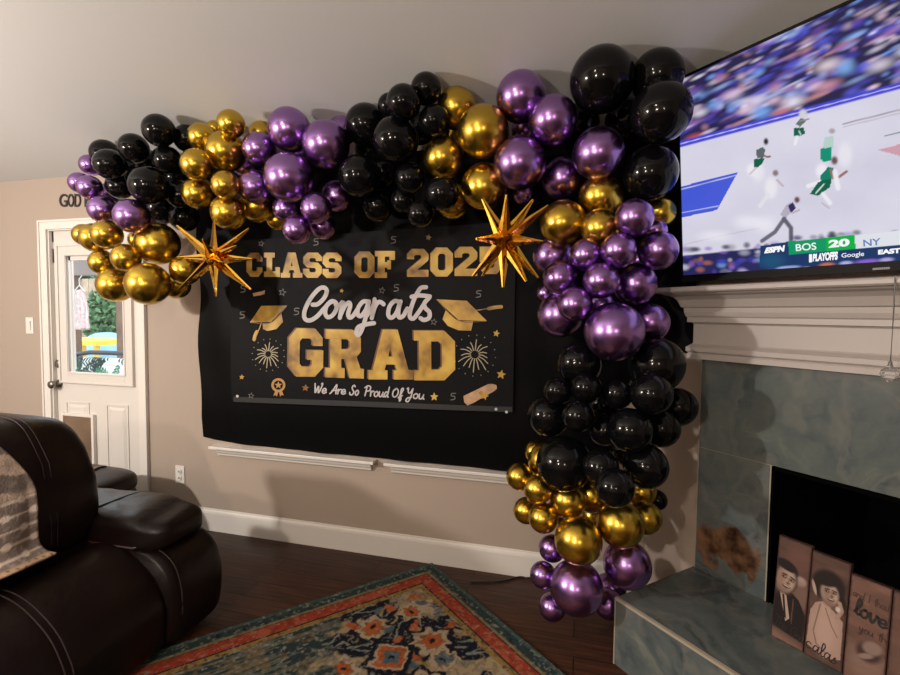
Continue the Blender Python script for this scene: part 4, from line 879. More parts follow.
        (0.415,2.307,1.059, 0.0846, (-0.7,0.64,-0.33), 'k', 'rightmost black balloon of the column, back, against the brown wall'),
        (-0.126,2.15,1.016, 0.0915, (0.57,0.81,-0.16), 'k', 'leftmost larger black balloon of the column, over the black backdrop'),
        (-0.003,2.01,1.052, 0.0643, (0.28,0.94,-0.2), 'k', "small front black balloon left of the column's middle, third black row"),
        (0.197,2.03,1.005, 0.0873, (-0.09,0.99,-0.12), 'k', "larger black balloon right of the column's middle, third black row"),
        (0.104,2.129,0.975, 0.0649, (0.2,0.98,0.01), 'k', "small black balloon in the column's middle between two in the third row"),
        (0.333,2.203,0.983, 0.0816, (-0.6,0.8,-0.08), 'k', "black balloon at the column's right, third black row, under the rightmost"),
        (-0.055,2.054,0.84, 0.1145, (0.37,0.92,0.14), 'k', "biggest black balloon at the column's lower left, over gold ones"),
        (0.086,1.964,0.866, 0.0709, (0.12,0.99,0.09), 'k', 'small black balloon between the two large low black ones'),
        (0.265,2.08,0.851, 0.089, (-0.23,0.95,0.2), 'k', "large black balloon at the column's lower right, near the tiled fireplace"),
        (0.133,1.849,0.829, 0.0705, (0.05,1,0.05), 'k', 'lowest front black balloon of the column, over the gold bunch'),
        (0.356,2.374,0.611, 0.0456, (-0.37,0.73,0.58), 'k', "tiny black balloon low at the column's right, behind gold ones"),
        (0.112,2.36,1.04, 0.0821, (0.5,0.09,-0.86), 'k', "deep-set black balloon at the core of the column's black bunch"),
        (0.214,2.36,0.836, 0.0713, (-0.36,0.57,0.74), 'k', "deep-set black balloon in the gap above the column's large lower right one"),
    ]),
    ('gold balloons low on the column', [
        (-0.193,2.316,0.804, 0.0534, (0.45,0.58,-0.68), 'g', 'slim gold balloon highest in the low gold bunch, at its left edge'),
        (-0.139,2.206,0.798, 0.0806, (0.28,0.75,-0.6), 'g', 'gold balloon seen as a crescent behind the biggest low black one'),
        (-0.247,2.131,0.74, 0.0597, (0.38,0.84,-0.38), 'g', 'leftmost gold balloon of the column, overlapping the white window sill'),
        (-0.161,2.063,0.717, 0.062, (0.23,0.92,-0.32), 'g', 'small gold balloon right of the leftmost, below the crescent one'),
        (-0.221,2.2,0.563, 0.0606, (0.52,0.86,-0.02), 'g', 'lower left small gold balloon, partly behind another, above the baseboard'),
        (-0.136,2.06,0.596, 0.0632, (0.21,0.97,-0.11), 'g', 'small front gold balloon above the purple foot, left of the biggest gold'),
        (-0.037,2.092,0.671, 0.0758, (0.02,0.97,-0.25), 'g', 'gold balloon directly under the biggest low black balloon'),
        (0.059,2.2,0.67, 0.081, (-0.37,0.88,-0.31), 'g', 'gold balloon mostly behind the lowest black balloon of the column'),
        (0.009,1.99,0.55, 0.0946, (-0.06,1,-0.06), 'g', 'biggest gold balloon low on the column, resting on the purple foot'),
        (0.172,2.06,0.607, 0.0936, (-0.33,0.93,-0.15), 'g', "big gold balloon at the low bunch's right, above the right purple foot balloon"),
        (0.284,2.2,0.591, 0.0702, (-0.58,0.81,-0.14), 'g', 'gold balloon behind the big right gold one, near the tiled fireplace'),
        (0.276,2.327,0.661, 0.0696, (-0.71,0.64,-0.31), 'g', "shaded gold balloon behind the black ones at the low bunch's right"),
        (-0.1,2.34,0.51, 0.0537, (0.51,0.68,0.53), 'g', 'deep-set gold balloon behind two small front gold ones, above the purple foot'),
        (0.079,2.34,0.516, 0.0575, (-0.64,0.66,0.39), 'g', 'deep-set gold balloon in the gap between the two biggest low gold ones'),
    ]),
    ('purple balloons at the foot of the column', [
        (-0.104,2.2,0.402, 0.06, (0.35,0.73,-0.59), 'p', "highest purple balloon at the column's foot, left of the biggest gold"),
        (-0.137,2.13,0.311, 0.0572, (0.37,0.86,-0.35), 'p', "leftmost purple balloon at the column's foot, before the white baseboard"),
        (-0.094,2.13,0.172, 0.0584, (0.32,0.95,-0.03), 'p', "lowest small purple balloon at the column's foot, near the floor"),
        (0.006,2.06,0.316, 0.1113, (0.05,0.94,-0.33), 'p', "biggest purple balloon at the column's foot, standing over the dark floor"),
        (0.21,2.13,0.409, 0.099, (-0.32,0.8,-0.51), 'p', "big purple balloon at the foot's right, above the hearth's corner"),
        (0.146,2.246,0.158, 0.0644, (-0.51,0.85,0.15), 'p', "purple balloon partly hidden by the stone hearth's front corner"),
        (0.165,2.364,0.169, 0.0676, (-0.82,0.56,0.1), 'p', "deep-set purple balloon between the two big ones at the column's foot"),
    ]),
]
# ------------------------------------------------------------------ black backdrop and graduation banner on the wall
def wv(x, z): return .004 * math.sin(x * 5.1 + z * 1.7) + .003 * math.sin(z * 9 + x * 2.3)
nu, nv = 130, 90
vs = []; fs = []
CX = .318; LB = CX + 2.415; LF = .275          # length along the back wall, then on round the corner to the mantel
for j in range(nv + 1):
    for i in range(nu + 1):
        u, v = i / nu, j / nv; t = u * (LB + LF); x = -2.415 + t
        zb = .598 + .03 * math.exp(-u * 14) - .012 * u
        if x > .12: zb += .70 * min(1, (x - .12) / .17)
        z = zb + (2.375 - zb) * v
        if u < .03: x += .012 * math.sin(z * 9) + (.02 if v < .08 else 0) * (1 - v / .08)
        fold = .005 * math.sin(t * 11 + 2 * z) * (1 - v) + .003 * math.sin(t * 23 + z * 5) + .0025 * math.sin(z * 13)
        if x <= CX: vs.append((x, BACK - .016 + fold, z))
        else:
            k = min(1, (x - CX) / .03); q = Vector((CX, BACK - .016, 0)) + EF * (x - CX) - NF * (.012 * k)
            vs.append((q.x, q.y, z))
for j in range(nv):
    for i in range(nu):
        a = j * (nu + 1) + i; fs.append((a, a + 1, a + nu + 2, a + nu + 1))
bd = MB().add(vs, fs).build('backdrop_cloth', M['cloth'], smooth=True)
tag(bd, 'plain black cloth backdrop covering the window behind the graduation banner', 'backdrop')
bn = thing('graduation_banner', 'black graduation banner with gold and white lettering hung on the black backdrop', 'banner')
BY = BACK - .040
vs = []; fs = []; nu, nv = 90, 60
for j in range(nv + 1):
    for i in range(nu + 1):
        u, v = i / nu, j / nv; x = -2.150 + 1.803 * u; z0 = .885 + .042 * u - .006 * math.sin(u * PI); z1 = 1.90 + .055 * u
        z = z0 + (z1 - z0) * v; vs.append((x, BY + wv(x, z), z))
for j in range(nv):
    for i in range(nu):
        a = j * (nu + 1) + i; fs.append((a, a + 1, a + nu + 2, a + nu + 1))
bo = MB().add(vs, fs).build('banner_cloth', M['banner'], bn, smooth=True)
def on_banner(x, y, lift=.0035):
    p = on_wall(x, y, BY - lift); p.y += wv(p.x, p.z); return p
hem = MB(); L1 = [(on_banner(x, y, .001), on_banner(x, y + 5.2, .001)) for x, y in zip(np.linspace(233.5, 512, 40), np.linspace(396.6, 407, 40))]
hem.loft([[a, b] for a, b in L1], closed=False, caps=False); hem.build('bottom_hem', mat('banner_hem', (.0085, .009, .0095), .6), bn)
GL = {
 'O': ([(2.5, 0), (7.5, 0), (10, 2.5), (10, 9.5), (7.5, 12), (2.5, 12), (0, 9.5), (0, 2.5)], [[(4, 2.6), (6, 2.6), (6.7, 3.4), (6.7, 8.6), (6, 9.4), (4, 9.4), (3.3, 8.6), (3.3, 3.4)]]),
 'C': ([(10, 4.6), (10, 2.5), (7.5, 0), (2.5, 0), (0, 2.5), (0, 9.5), (2.5, 12), (7.5, 12), (10, 9.5), (10, 7.6), (6.8, 7.6), (6.8, 8.6), (6.1, 9.2), (4, 9.2), (3.3, 8.5), (3.3, 3.5), (4, 2.8), (6.1, 2.8), (6.8, 3.5), (6.8, 4.6)], []),
 'G': ([(10, 6.6), (10, 2.3), (7.7, 0), (2.3, 0), (0, 2.4), (0, 9.6), (2.3, 12), (7.7, 12), (9.8, 9.8), (9.8, 7.7), (6.9, 7.7), (6.9, 8.8), (6.3, 9.5), (3.9, 9.5), (3.2, 8.8), (3.2, 3.2), (3.9, 2.5), (6.2, 2.5), (6.7, 3.1), (6.7, 4.2), (5.3, 4.2), (5.3, 6.6)], []),
 'L': ([(0, 0), (10, 0), (10, 4.8), (7.3, 4.8), (7.3, 2.8), (5, 2.8), (5, 9.6), (6.6, 9.6), (6.6, 12), (0, 12), (0, 9.6), (1.6, 9.6), (1.6, 2.6), (0, 2.6)], []),
 'A': ([(0, 0), (4.3, 0), (4.3, 2.2), (3.6, 2.2), (4, 3.6), (6, 3.6), (6.4, 2.2), (5.7, 2.2), (5.7, 0), (10, 0), (10, 2.2), (9.1, 2.2), (6.7, 12), (3.3, 12), (.9, 2.2), (0, 2.2)], [[(4.5, 5.5), (5.5, 5.5), (5, 7.8)]]),
 'S': ([(0, 4.3), (0, 2), (2.2, 0), (7.8, 0), (10, 2.2), (10, 5.2), (8, 7.2), (3.8, 7.4), (3.2, 8), (3.2, 8.9), (3.8, 9.4), (6.2, 9.4), (6.8, 8.8), (6.8, 8), (10, 8), (10, 10), (7.8, 12), (2.2, 12), (0, 9.8), (0, 6.9), (2, 4.9), (6.2, 4.7), (6.8, 4.1), (6.8, 3.1), (6.2, 2.6), (3.8, 2.6), (3.2, 3.2), (3.2, 4.3)], []),
 'F': ([(0, 0), (6, 0), (6, 2.4), (4.9, 2.4), (4.9, 4.6), (6.2, 4.6), (6.2, 3.8), (8, 3.8), (8, 7.8), (6.2, 7.8), (6.2, 7), (4.9, 7), (4.9, 9.5), (7.3, 9.5), (7.3, 8), (10, 8), (10, 12), (0, 12), (0, 9.6), (1.5, 9.6), (1.5, 2.4), (0, 2.4)], []),
 '2': ([(0, 0), (10, 0), (10, 3), (4.6, 3), (9.7, 6.9), (10, 7.8), (10, 9.8), (7.8, 12), (2.2, 12), (0, 9.8), (0, 7.6), (3.2, 7.6), (3.2, 8.8), (3.9, 9.4), (6.1, 9.4), (6.7, 8.7), (6.5, 7.9), (0, 2.8)], []),
 '5': ([(0, 4.2), (0, 2.2), (2.2, 0), (7.8, 0), (10, 2.4), (10, 5.6), (7.8, 7.8), (3.2, 7.8), (3.2, 9.2), (9.4, 9.2), (9.4, 12), (0, 12), (0, 5.2), (6, 5.2), (6.8, 4.5), (6.8, 3.4), (6.1, 2.7), (3.9, 2.7), (3.2, 3.3), (3.2, 4.2)], []),
 'R': ([(0, 0), (5, 0), (5, 2.4), (4.1, 2.4), (4.1, 4.7), (5.1, 4.7), (6.3, 0), (10, 0), (10, 2.4), (9.1, 2.4), (8.1, 5.3), (9.2, 6.6), (9.2, 10), (7.2, 12), (0, 12), (0, 9.6), (1.2, 9.6), (1.2, 2.4), (0, 2.4)], [[(4.1, 7.1), (5.7, 7.1), (6.3, 7.6), (6.3, 9), (5.7, 9.6), (4.1, 9.6)]]),
 'D': ([(0, 0), (7.4, 0), (10, 2.6), (10, 9.4), (7.4, 12), (0, 12), (0, 9.6), (1.2, 9.6), (1.2, 2.4), (0, 2.4)], [[(4.2, 2.6), (6, 2.6), (6.8, 3.4), (6.8, 8.6), (6, 9.4), (4.2, 9.4)]]),
}
GL['0'] = GL['O']
def block_letters(name, items, shadow):
    def ring(r, q, dx=0, dy=0):
        tl, tr, br, bl = q; o = []
        for a, b in r:
            u, v = a / 10, b / 12
            o.append(((1 - v) * ((1 - u) * bl[0] + u * br[0]) + v * ((1 - u) * tl[0] + u * tr[0]) + dx, -((1 - v) * ((1 - u) * bl[1] + u * br[1]) + v * ((1 - u) * tl[1] + u * tr[1])) + dy))
        return o
    for ch, q in items:
        o, hs = GL[ch]
        t = polys_mesh(name, [(ring(o, q, .25 * shadow), [ring(h, q, .25 * shadow) for h in hs])], M['gold_print'], lambda x, y: on_banner(x, -y, .0045), bn)
        polys_mesh('letter_edge', [(ring(o, q, -.5 * shadow, .35 * shadow), [ring(h, q, -.5 * shadow, .35 * shadow) for h in hs])], M['gold_edge'], lambda x, y: on_banner(x, -y, .003), t)
def qd(x0, x1, y0, y1, y0r=None, y1r=None): return ((x0, y0), (x1, y0 if y0r is None else y0r), (x1, y1 if y1r is None else y1r), (x0, y1))
block_letters('class_letter', [('C', qd(247.2, 262.7, 252.9, 276.8)), ('L', qd(264.5, 280, 252.8, 277)), ('A', qd(281, 302.2, 252.6, 277.6)), ('S', qd(303.2, 321.4, 252.6, 277.8)), ('S', qd(322.2, 341, 252.6, 278)),
    ('O', qd(354.4, 374.2, 251.6, 277.9)), ('F', qd(374.9, 394.8, 251, 277.9)), ('2', qd(407.2, 428.4, 249, 276.9)), ('0', qd(430.4, 452.7, 247.6, 276.6)), ('2', qd(454.6, 477, 246.8, 276)), ('5', qd(479.5, 501, 246.6, 273.9))], .9)
block_letters('grad_letter', [('G', qd(288.2, 322.4, 328, 376.6, 329, 376.8)), ('R', qd(324.6, 363, 329.3, 377.4, 330, 378.8)), ('A', qd(367.6, 412, 329.6, 379.6)), ('D', qd(413.6, 454.8, 330.6, 380.4))], 2.0)
cl = lambda pts: [(225 + x / 5.625, 225 + y / 5.625) for x, y in pts]
cr = lambda pts: [(370 + x / 5.625, 225 + y / 5.625) for x, y in pts]
script = [cl([(492, 448), (520, 445), (556, 412), (572, 372), (556, 352), (525, 362), (480, 415), (448, 480), (447, 525), (475, 537), (515, 515), (556, 470), (592, 432)]),
          cl([(606, 428), (575, 448), (562, 490), (575, 518), (603, 508), (626, 470), (622, 436), (600, 428)]), cl([(622, 448), (645, 450), (662, 432), (654, 470), (645, 522)]), cl([(648, 508), (674, 455), (696, 436), (704, 455), (692, 500), (700, 521), (722, 508), (748, 470)]),
          cl([(806, 430), (776, 432), (750, 465), (746, 502), (764, 512), (792, 478), (808, 434)]), cl([(810, 430), (796, 500), (776, 570), (752, 618), (736, 605), (752, 572), (800, 558), (838, 552)]),
          cr([(-20, 512), (10, 470), (30, 428)]), cr([(26, 418), (22, 470), (10, 524)]), cr([(12, 514), (28, 462), (48, 434), (66, 436), (78, 446)]),
          cr([(170, 434), (140, 428), (112, 458), (104, 505), (122, 522), (150, 495), (170, 440)]), cr([(174, 430), (162, 480), (164, 518), (188, 512), (212, 470)]),
          cr([(316, 350), (286, 356), (256, 405), (232, 470), (226, 515), (246, 526), (276, 490), (306, 445)]), cr([(236, 404), (280, 396), (338, 402)]),
          cr([(336, 408), (308, 440), (314, 468), (336, 490), (334, 522), (306, 534), (286, 524)])]
stroke_mesh('congrats_script', script, 4.3, M['white_print'], lambda x, y: on_banner(x, y, .007), bn)
def small_script(txt, x0, y0, x1, y1, size):
    ls, L_ = pen_text(txt); k = math.hypot(x1 - x0, y1 - y0) / L_; an = math.atan2(y1 - y0, x1 - x0)
    out = []
    for l in ls: out.append([(x0 + (a * k + q * size * .18) * math.cos(an), y0 + a * k * math.sin(an) - q * size) for a, q in l])
    return out
for w_, x0, x1, y0, y1, s_ in (('We', 313.5, 327, 392.6, 393.4, 9.6), ('Are', 330, 346, 393.6, 394.3, 9.2), ('So', 349, 358.6, 394.8, 395.2, 9.6), ('Proud', 363.2, 388.5, 395.8, 397.2, 10), ('Of', 391.5, 402, 397, 397.4, 8.6), ('You', 405.5, 424.5, 397.6, 399.2, 9.6)):
    stroke_mesh('script_word', small_script(w_, x0, y0, x1, y1, s_), 1.35, M['white_print'], lambda x, y: on_banner(x, y, .005), bn)
def neg(pts): return [(x, -y) for x, y in pts]
bp3 = lambda x, y: on_banner(x, -y, .0045)
bp4 = lambda x, y: on_banner(x, -y, .006)
cap1 = polys_mesh('graduation_cap', [(neg(cl([(140, 548), (205, 455), (350, 453), (258, 545)])), []), (neg(cl([(212, 552), (258, 550), (316, 492), (326, 545), (290, 585), (240, 596), (214, 585)])), [])], M['gold_print'], bp3, bn)
stroke_mesh('tassel', [cl([(205, 550), (195, 580), (185, 600)]), {'p': cl([(180, 600), (170, 622), (165, 645)]), 'w': 3.4}], 1, M['gold_print'], lambda x, y: on_banner(x, y, .005), cap1)
stroke_mesh('cap_edge', [cl([(146, 549), (256, 549), (348, 456)])], .8, M['gold_edge'], lambda x, y: on_banner(x, y, .006), cap1)
cap2 = polys_mesh('graduation_cap', [(neg(cr([(372, 418), (545, 426), (658, 540), (500, 535)])), []), (neg(cr([(428, 478), (500, 540), (582, 540), (570, 594), (500, 592), (440, 568), (410, 530)])), [])], M['gold_print'], bp3, bn)
stroke_mesh('tassel', [cr([(520, 488), (600, 480), (660, 470)]), {'p': cr([(668, 470), (700, 464), (738, 460)]), 'w': 3.6}], 1, M['gold_print'], lambda x, y: on_banner(x, y, .005), cap2)
stroke_mesh('cap_edge', [cr([(376, 420), (500, 537), (655, 541)])], .8, M['gold_edge'], lambda x, y: on_banner(x, y, .006), cap2)
def firework(cx, cy, r):
    ls = []
    for k in range(16):
        a = 2 * PI * k / 16 + .1; r1 = r * (.72 + .28 * ((k * 7) % 5) / 4); dx, dy = math.cos(a), math.sin(a)
        ls.append([(cx + dx * r * .25, cy + dy * r * .25), (cx + dx * r1 * .65, cy + dy * r1 * .65), (cx + dx * r1, cy + dy * r1 + r * .12)])
        ls.append({'p': [(cx + dx * r * 1.2, cy + dy * r * 1.2 + 1), (cx + dx * r * 1.22, cy + dy * r * 1.22 + 1)], 'w': .8})
    stroke_mesh('firework_print', ls, .95, mat('cream_print', (.36, .31, .2), .6), lambda x, y: on_banner(x, y, .005), bn)
firework(268.5, 354, 13.2); firework(475, 354.5, 17)
def star_pts(cx, cy, r, rot=0, k=.45): return [(cx + (r if i % 2 == 0 else r * k) * math.sin(PI * i / 5 + rot), cy - (r if i % 2 == 0 else r * k) * math.cos(PI * i / 5 + rot)) for i in range(10)]
for P_ in [(neg(star_pts(x, y, r, t)), []) for x, y, r, t in ((305.8, 387.8, 3.9, .1), (434.2, 396.8, 4.4, 0), (428.5, 237.5, 3.4, .2), (496.5, 333.5, 3.8, .2), (501.2, 374.5, 5, .2), (242.3, 377, 2.9, .1), (341.6, 290.8, 2.4, .2))]: polys_mesh('star_print', [P_], M['gold_print'], bp3, bn)
for P_ in [(neg(star_pts(x, y, r, .2)), [neg(star_pts(x, y, r * .62, .2))]) for x, y, r in ((261.3, 243.5, 3.4), (282.6, 292.4, 4.3), (382.3, 290.5, 3.8), (434.2, 322, 3.9), (251.5, 395.5, 3.5))]: polys_mesh('outlined_star_print', [P_], M['dim_print'], bp3, bn)
for x, y in ((315.5, 241.8), (242.3, 315), (296.3, 311.5), (393.5, 240), (396.5, 288), (478.5, 294), (453, 396.6), (243.5, 289)):
    stroke_mesh('confetti_print', [[(x + a * 1.1, y + b * 1.1) for a, b in ((2.4, -3), (-1.2, -2.8), (-1.4, -.6), (1.4, -.2), (1.6, 2.2), (-2, 3))]], 1.05, M['dim_print'], lambda x, y: on_banner(x, y, .005), bn, n=3)
ci = lambda cx, cy, r, n=18: [(cx + r * math.cos(2 * PI * k / n), cy + r * math.sin(2 * PI * k / n)) for k in range(n)]
md = polys_mesh('medal_print', [(neg(ci(279, 385, 7)), [neg(ci(279, 385, 4.6))]), (neg(star_pts(279, 385, 3.9)), []), (neg([(276, 390.5), (279, 391.5), (277.6, 396.4), (276.2, 394.8), (274, 395.6)]), []), (neg([(279.6, 391.5), (282.4, 390.5), (284.4, 395.2), (282, 394.8), (280.8, 396.6)]), [])], mat('copper_print', (.40, .21, .06), .6), bp3, bn)
sc1 = polys_mesh('diploma_scroll', [(neg([(463.5, 396), (488, 384.2), (492, 383.8), (496.4, 385), (497, 388.6), (494, 391.2), (474, 402.5), (467.5, 405.5), (464.2, 402)]), [])], M['beige_print'], bp3, bn)
polys_mesh('diploma_scroll', [(neg([(252.8, 293.3), (263, 291.2), (265.4, 290.2), (265, 294), (262, 295), (254, 296.4)]), [])], M['beige_print'], bp3, bn)
polys_mesh('scroll_ribbon', [(neg(star_pts(484.5, 396, 4.6, .3, .4)), []), (neg([(478.5, 392.5), (482, 390.8), (486, 397), (483, 398.5)]), [])], M['gold_print'], bp4, sc1)
for e_ in ((237.5, 396.2), (506.4, 412), (496, 409.2)): polys_mesh('eyelet', [(neg(ci(*e_, 1.4)), [])], M['white_print'], bp3, bn)

# ------------------------------------------------------------------ balloons: three shared meshes, one object per balloon
def balloon_mesh(name, m_):
    prof = []
    for k in range(25):
        a = PI * k / 24; r, z = math.sin(a), math.cos(a)          # z=+1 crown, -1 neck side
        if z < 0: z *= 1 + .16 * z * z; r *= 1 - .05 * z * z
        prof.append((r, z))
    prof[-1] = (.05, -1.16); prof += [(.035, -1.19), (.075, -1.22), (.085, -1.25), (.03, -1.27)]
    prof[0] = (.001, 1)
    o = MB().lathe(prof, 36).build(name, m_, smooth=True); me = o.data; bpy.data.objects.remove(o); return me
BM = {'k': balloon_mesh('black_balloon', M['black_balloon']), 'g': balloon_mesh('gold_balloon', M['gold_balloon']), 'p': balloon_mesh('purple_balloon', M['purple_balloon'])}
BNAME = {'k': 'black_balloon', 'g': 'gold_balloon', 'p': 'purple_balloon'}
for grp, items in BALLOONS:
    for x, y, z, r, nk, c, lab in items:
        o = bpy.data.objects.new(BNAME[c], BM[c]); COL.objects.link(o)
        o.location = (x, y, z); o.rotation_mode = 'QUATERNION'; o.rotation_quaternion = Vector((0, 0, -1)).rotation_difference(Vector(nk))
        o.scale = (r, r, r * 1.03); tag(o, lab, 'balloon', grp)

# ------------------------------------------------------------------ gold starburst balloons
def starburst(label, c, y, tips, L):
    ctr = on_wall(*c, y); t = thing('starburst_balloon', label, 'balloon', ctr, 0, 'gold starburst balloons')
    MB().superq((0, 0, 0), (.035, .035, .035), 1, 1, 16, 10).build('core', M['foil'], t, smooth=True)
    for px, py, sgn in tips:
        d = on_wall(px, py, y) - ctr
        ln = d.length; fwd = math.sqrt(max(L * L - ln * ln, 0)) * sgn; d = d + (ctr - EYE).normalized() * -fwd
        ax = d.normalized(); a = ax.cross(Vector((0, 1, .01))).normalized(); b = ax.cross(a)
        mb = MB(); vs = []
        for rr, hw in ((.012, .034), (.05, .026), (d.length * .55, .0155), (d.length * .985, .0045)):
            for k in range(8):
                an = PI / 4 * k; q = hw * (1.0 if k % 2 == 0 else .48); vs.append(ax * rr + (a * math.cos(an) + b * math.sin(an)) * q)
        fs = [(i * 8 + k, i * 8 + (k + 1) % 8, (i + 1) * 8 + (k + 1) % 8, (i + 1) * 8 + k) for i in range(3) for k in range(8)]
        mb.add(vs, fs + [tuple(range(24, 32)), tuple(range(8))[::-1]]).build('spike', M['foil'], t)
starburst('gold foil starburst balloon at left, hanging beside the word CLASS', (213, 259), 1.99,
          [(176, 225, .5), (214, 218, 1), (249.5, 228, .5), (176, 257.5, 1), (252.5, 259, 1), (178, 290, .6), (216, 297, 1), (251.5, 290, .6), (203, 240, 1), (236, 246, 1), (200, 277, -1), (238, 276, -1), (222, 262, 1)], .172)
starburst('gold foil starburst balloon at right, overlapping the figures 2025', (504.5, 240), 1.99,
          [(482, 198, -1), (506.5, 196, 1), (533.5, 199, .7), (549, 205, -.4), (478, 239, 1), (541, 241.5, 1), (472, 277, .5), (481, 278, -1), (503, 288, 1), (526, 281, 1), (538.5, 278.5, -.5), (512, 236, 1), (492, 222, -1)], .195)

# ------------------------------------------------------------------ rug
GU = Vector((.747, -.665, 0)); GV = Vector((-.665, -.747, 0)); RC = Vector((-.801, 2.625, 0)); RL, RW = 1.62, 2.3
nu, nv = 400, 560
U, V = np.meshgrid(np.linspace(0, RL, nu + 1), np.linspace(0, RW, nv + 1))
TEAL, RED, GOLD, BEI, NAV, ORA, BLU = (.026, .046, .046), (.30, .045, .022), (.26, .165, .05), (.42, .33, .22), (.008, .010, .018), (.40, .10, .03), (.09, .13, .15)
C_ = np.ones(U.shape + (3,)) * np.array((.34, .26, .15))
N1 = fbm(U * 9, V * 9); N2 = fbm(U * 70, V * 70, 3); N3 = fbm(U * 25 + 9, V * 25)
w_u = (N3 - .47) * .05; w_v = (fbm(U * 22 + 40, V * 22 + 3) - .47) * .05; X = U + w_u; Y = V + w_v
put(C_, sm(.46, .54, N1) * .55, GOLD)
put(C_, sm(.52, .58, N3) * .4, BLU)
# weathered teal ground towards the long side
def flower(cx, cy, r, ring, cen, ptl=7, out=None):
    a = np.arctan2(Y - cy, X - cx); d = np.hypot(X - cx, Y - cy); k = r * (1 + .16 * np.cos(ptl * a))
    if out is not None: put(C_, 1 - sm(k * 1.25, k * 1.4, d), out)
    put(C_, 1 - sm(k * .93, k * 1.05, d), ring); put(C_, 1 - sm(k * .6, k * .68, d), (.25, .13, .06)); put(C_, 1 - sm(k * .5, k * .58, d), cen); put(C_, 1 - sm(k * .12, k * .2, d), NAV)
mot = [(.342, .314, .066, BEI, ORA), (.348, .526, .075, BEI, ORA), (.572, .35, .085, BEI, ORA), (.367, .186, .07, BEI, BLU), (.70, .36, .06, BEI, BLU), (.53, .74, .07, BEI, ORA), (.78, .52, .08, BEI, ORA), (.95, .30, .075, BEI, ORA), (.85, .75, .07, BEI, BLU), (1.1, .55, .08, BEI, ORA), (.28, .90, .06, BEI, ORA), (1.2, .25, .07, BEI, BLU), (.6, 1.1, .08, BEI, ORA), (.95, 1.05, .07, BEI, ORA)]
for cx, cy, rx, ry, ro in ((.45, .44, .20, .05, .7), (.21, .50, .05, .14, 0), (.66, .24, .06, .14, .5), (.74, .20, .05, .12, .2), (.47, .30, .13, .04, -.5), (.45, .62, .05, .12, .4), (.62, .62, .13, .05, .5), (.86, .40, .05, .16, .3), (.30, .42, .10, .03, .8), (1.0, .7, .14, .06, 0), (.75, .95, .06, .16, 0), (.53, .18, .05, .09, .9), (1.15, .4, .05, .15, 0), (.36, .72, .05, .12, 0)):
    put(C_, ell(X, Y, cx, cy, rx, ry, ro, .12), NAV)
    th = np.linspace(-1.2, 1.2, 7); put(C_, seg(X, Y, [(cx + rx * .7 * math.cos(ro) * t - ry * .5 * math.sin(ro) * math.cos(3 * t), cy + rx * .7 * math.sin(ro) * t + ry * .5 * math.cos(ro) * math.cos(3 * t)) for t in th], .012), (.20, .22, .20))
for cx, cy, r, a, b in mot: flower(cx, cy, r, a, b, out=NAV if r > .07 else None)
for cx, cy in ((.53, .22), (.72, .168), (.26, .40), (.295, .60), (.62, .46), (.44, .36), (.50, .47), (.80, .62), (.24, .25)): put(C_, ell(X, Y, cx, cy, .032, .02, cx * 9, .2), ORA)
for cx, cy in ((.30, .25), (.42, .22), (.47, .52), (.66, .50), (.25, .46), (.40, .48)): put(C_, ell(X, Y, cx, cy, .028, .018, cy * 9, .2), BLU)
dm = np.abs(X - .565) + np.abs(Y - .545); put(C_, 1 - sm(.125, .14, dm), NAV); put(C_, 1 - sm(.095, .105, dm), BEI); put(C_, 1 - sm(.08, .088, dm), ORA); put(C_, 1 - sm(.04, .047, dm), BLU); put(C_, 1 - sm(.015, .02, dm), NAV)
tz = sm(.66, .74, V + (N1 - .47) * .5 - .25 * sm(.3, .7, U)); put(C_, tz, TEAL); put(C_, tz * sm(.5, .6, N2) * .8, (.12, .15, .13)); put(C_, tz * sm(.50, .56, vn(U * 90, V * 7)) * .5, (.20, .19, .15)); put(C_, tz * sm(.56, .62, N3) * .5, (.20, .14, .06))
E_ = np.minimum(np.minimum(U, V), np.minimum(RL - U, RW - V))
put(C_, 1 - sm(.186, .19, E_), GOLD); put(C_, sm(.5, .55, fbm(U * 60, V * 60, 2)) * (1 - sm(.186, .19, E_)) * .6, NAV)
put(C_, 1 - sm(.158, .161, E_), NAV); put(C_, 1 - sm(.150, .153, E_), RED); put(C_, (1 - sm(.150, .153, E_)) * sm(.5, .58, N3) * .5, (.42, .13, .06)); put(C_, (1 - sm(.150, .153, E_)) * sm(.55, .6, N2) * .5, (.16, .03, .02))
put(C_, 1 - sm(.086, .088, E_), NAV); put(C_, 1 - sm(.081, .083, E_), (.20, .15, .07)); put(C_, 1 - sm(.064, .067, E_), TEAL); put(C_, (1 - sm(.064, .067, E_)) * sm(.5, .58, fbm(U * 45, V * 45, 2)) * .75, NAV); put(C_, (1 - sm(.02, .024, E_)) * .8, (.06, .10, .09))
put(C_, (1 - sm(.064, .067, E_)) * sm(.50, .58, fbm(U * 60 + 7, V * 60, 2)) * .6, (.17, .20, .17))
put(C_, sm(.5, .6, fbm(U * 120, V * 14, 2)) * sm(.5, .58, N2) * .35, (.32, .28, .22)); put(C_, sm(.5, .6, fbm(U * 14, V * 120, 2)) * sm(.5, .58, N2) * .35, (.32, .28, .22))
put(C_, sm(.60, .66, N2) * .45, (.34, .29, .22)); put(C_, sm(.36, .30, N2) * .35, (.02, .02, .02))
ripple = .0015 * np.sin(U * 9) * np.sin(V * 7)
C_ *= .9
pts = np.array(RC) + U[..., None] * np.array(GU) + V[..., None] * np.array(GV) + np.stack([0 * U, 0 * U, .0105 + ripple * 0], -1)
rug = painted('area_rug', pts, nu, nv, C_, mat_print('rug_pile', .95, bump=.5, bscale=420, spec=.1), thick=.009)
tag(rug, 'colourful distressed medallion rug with red and teal borders on the dark floor', 'rug')

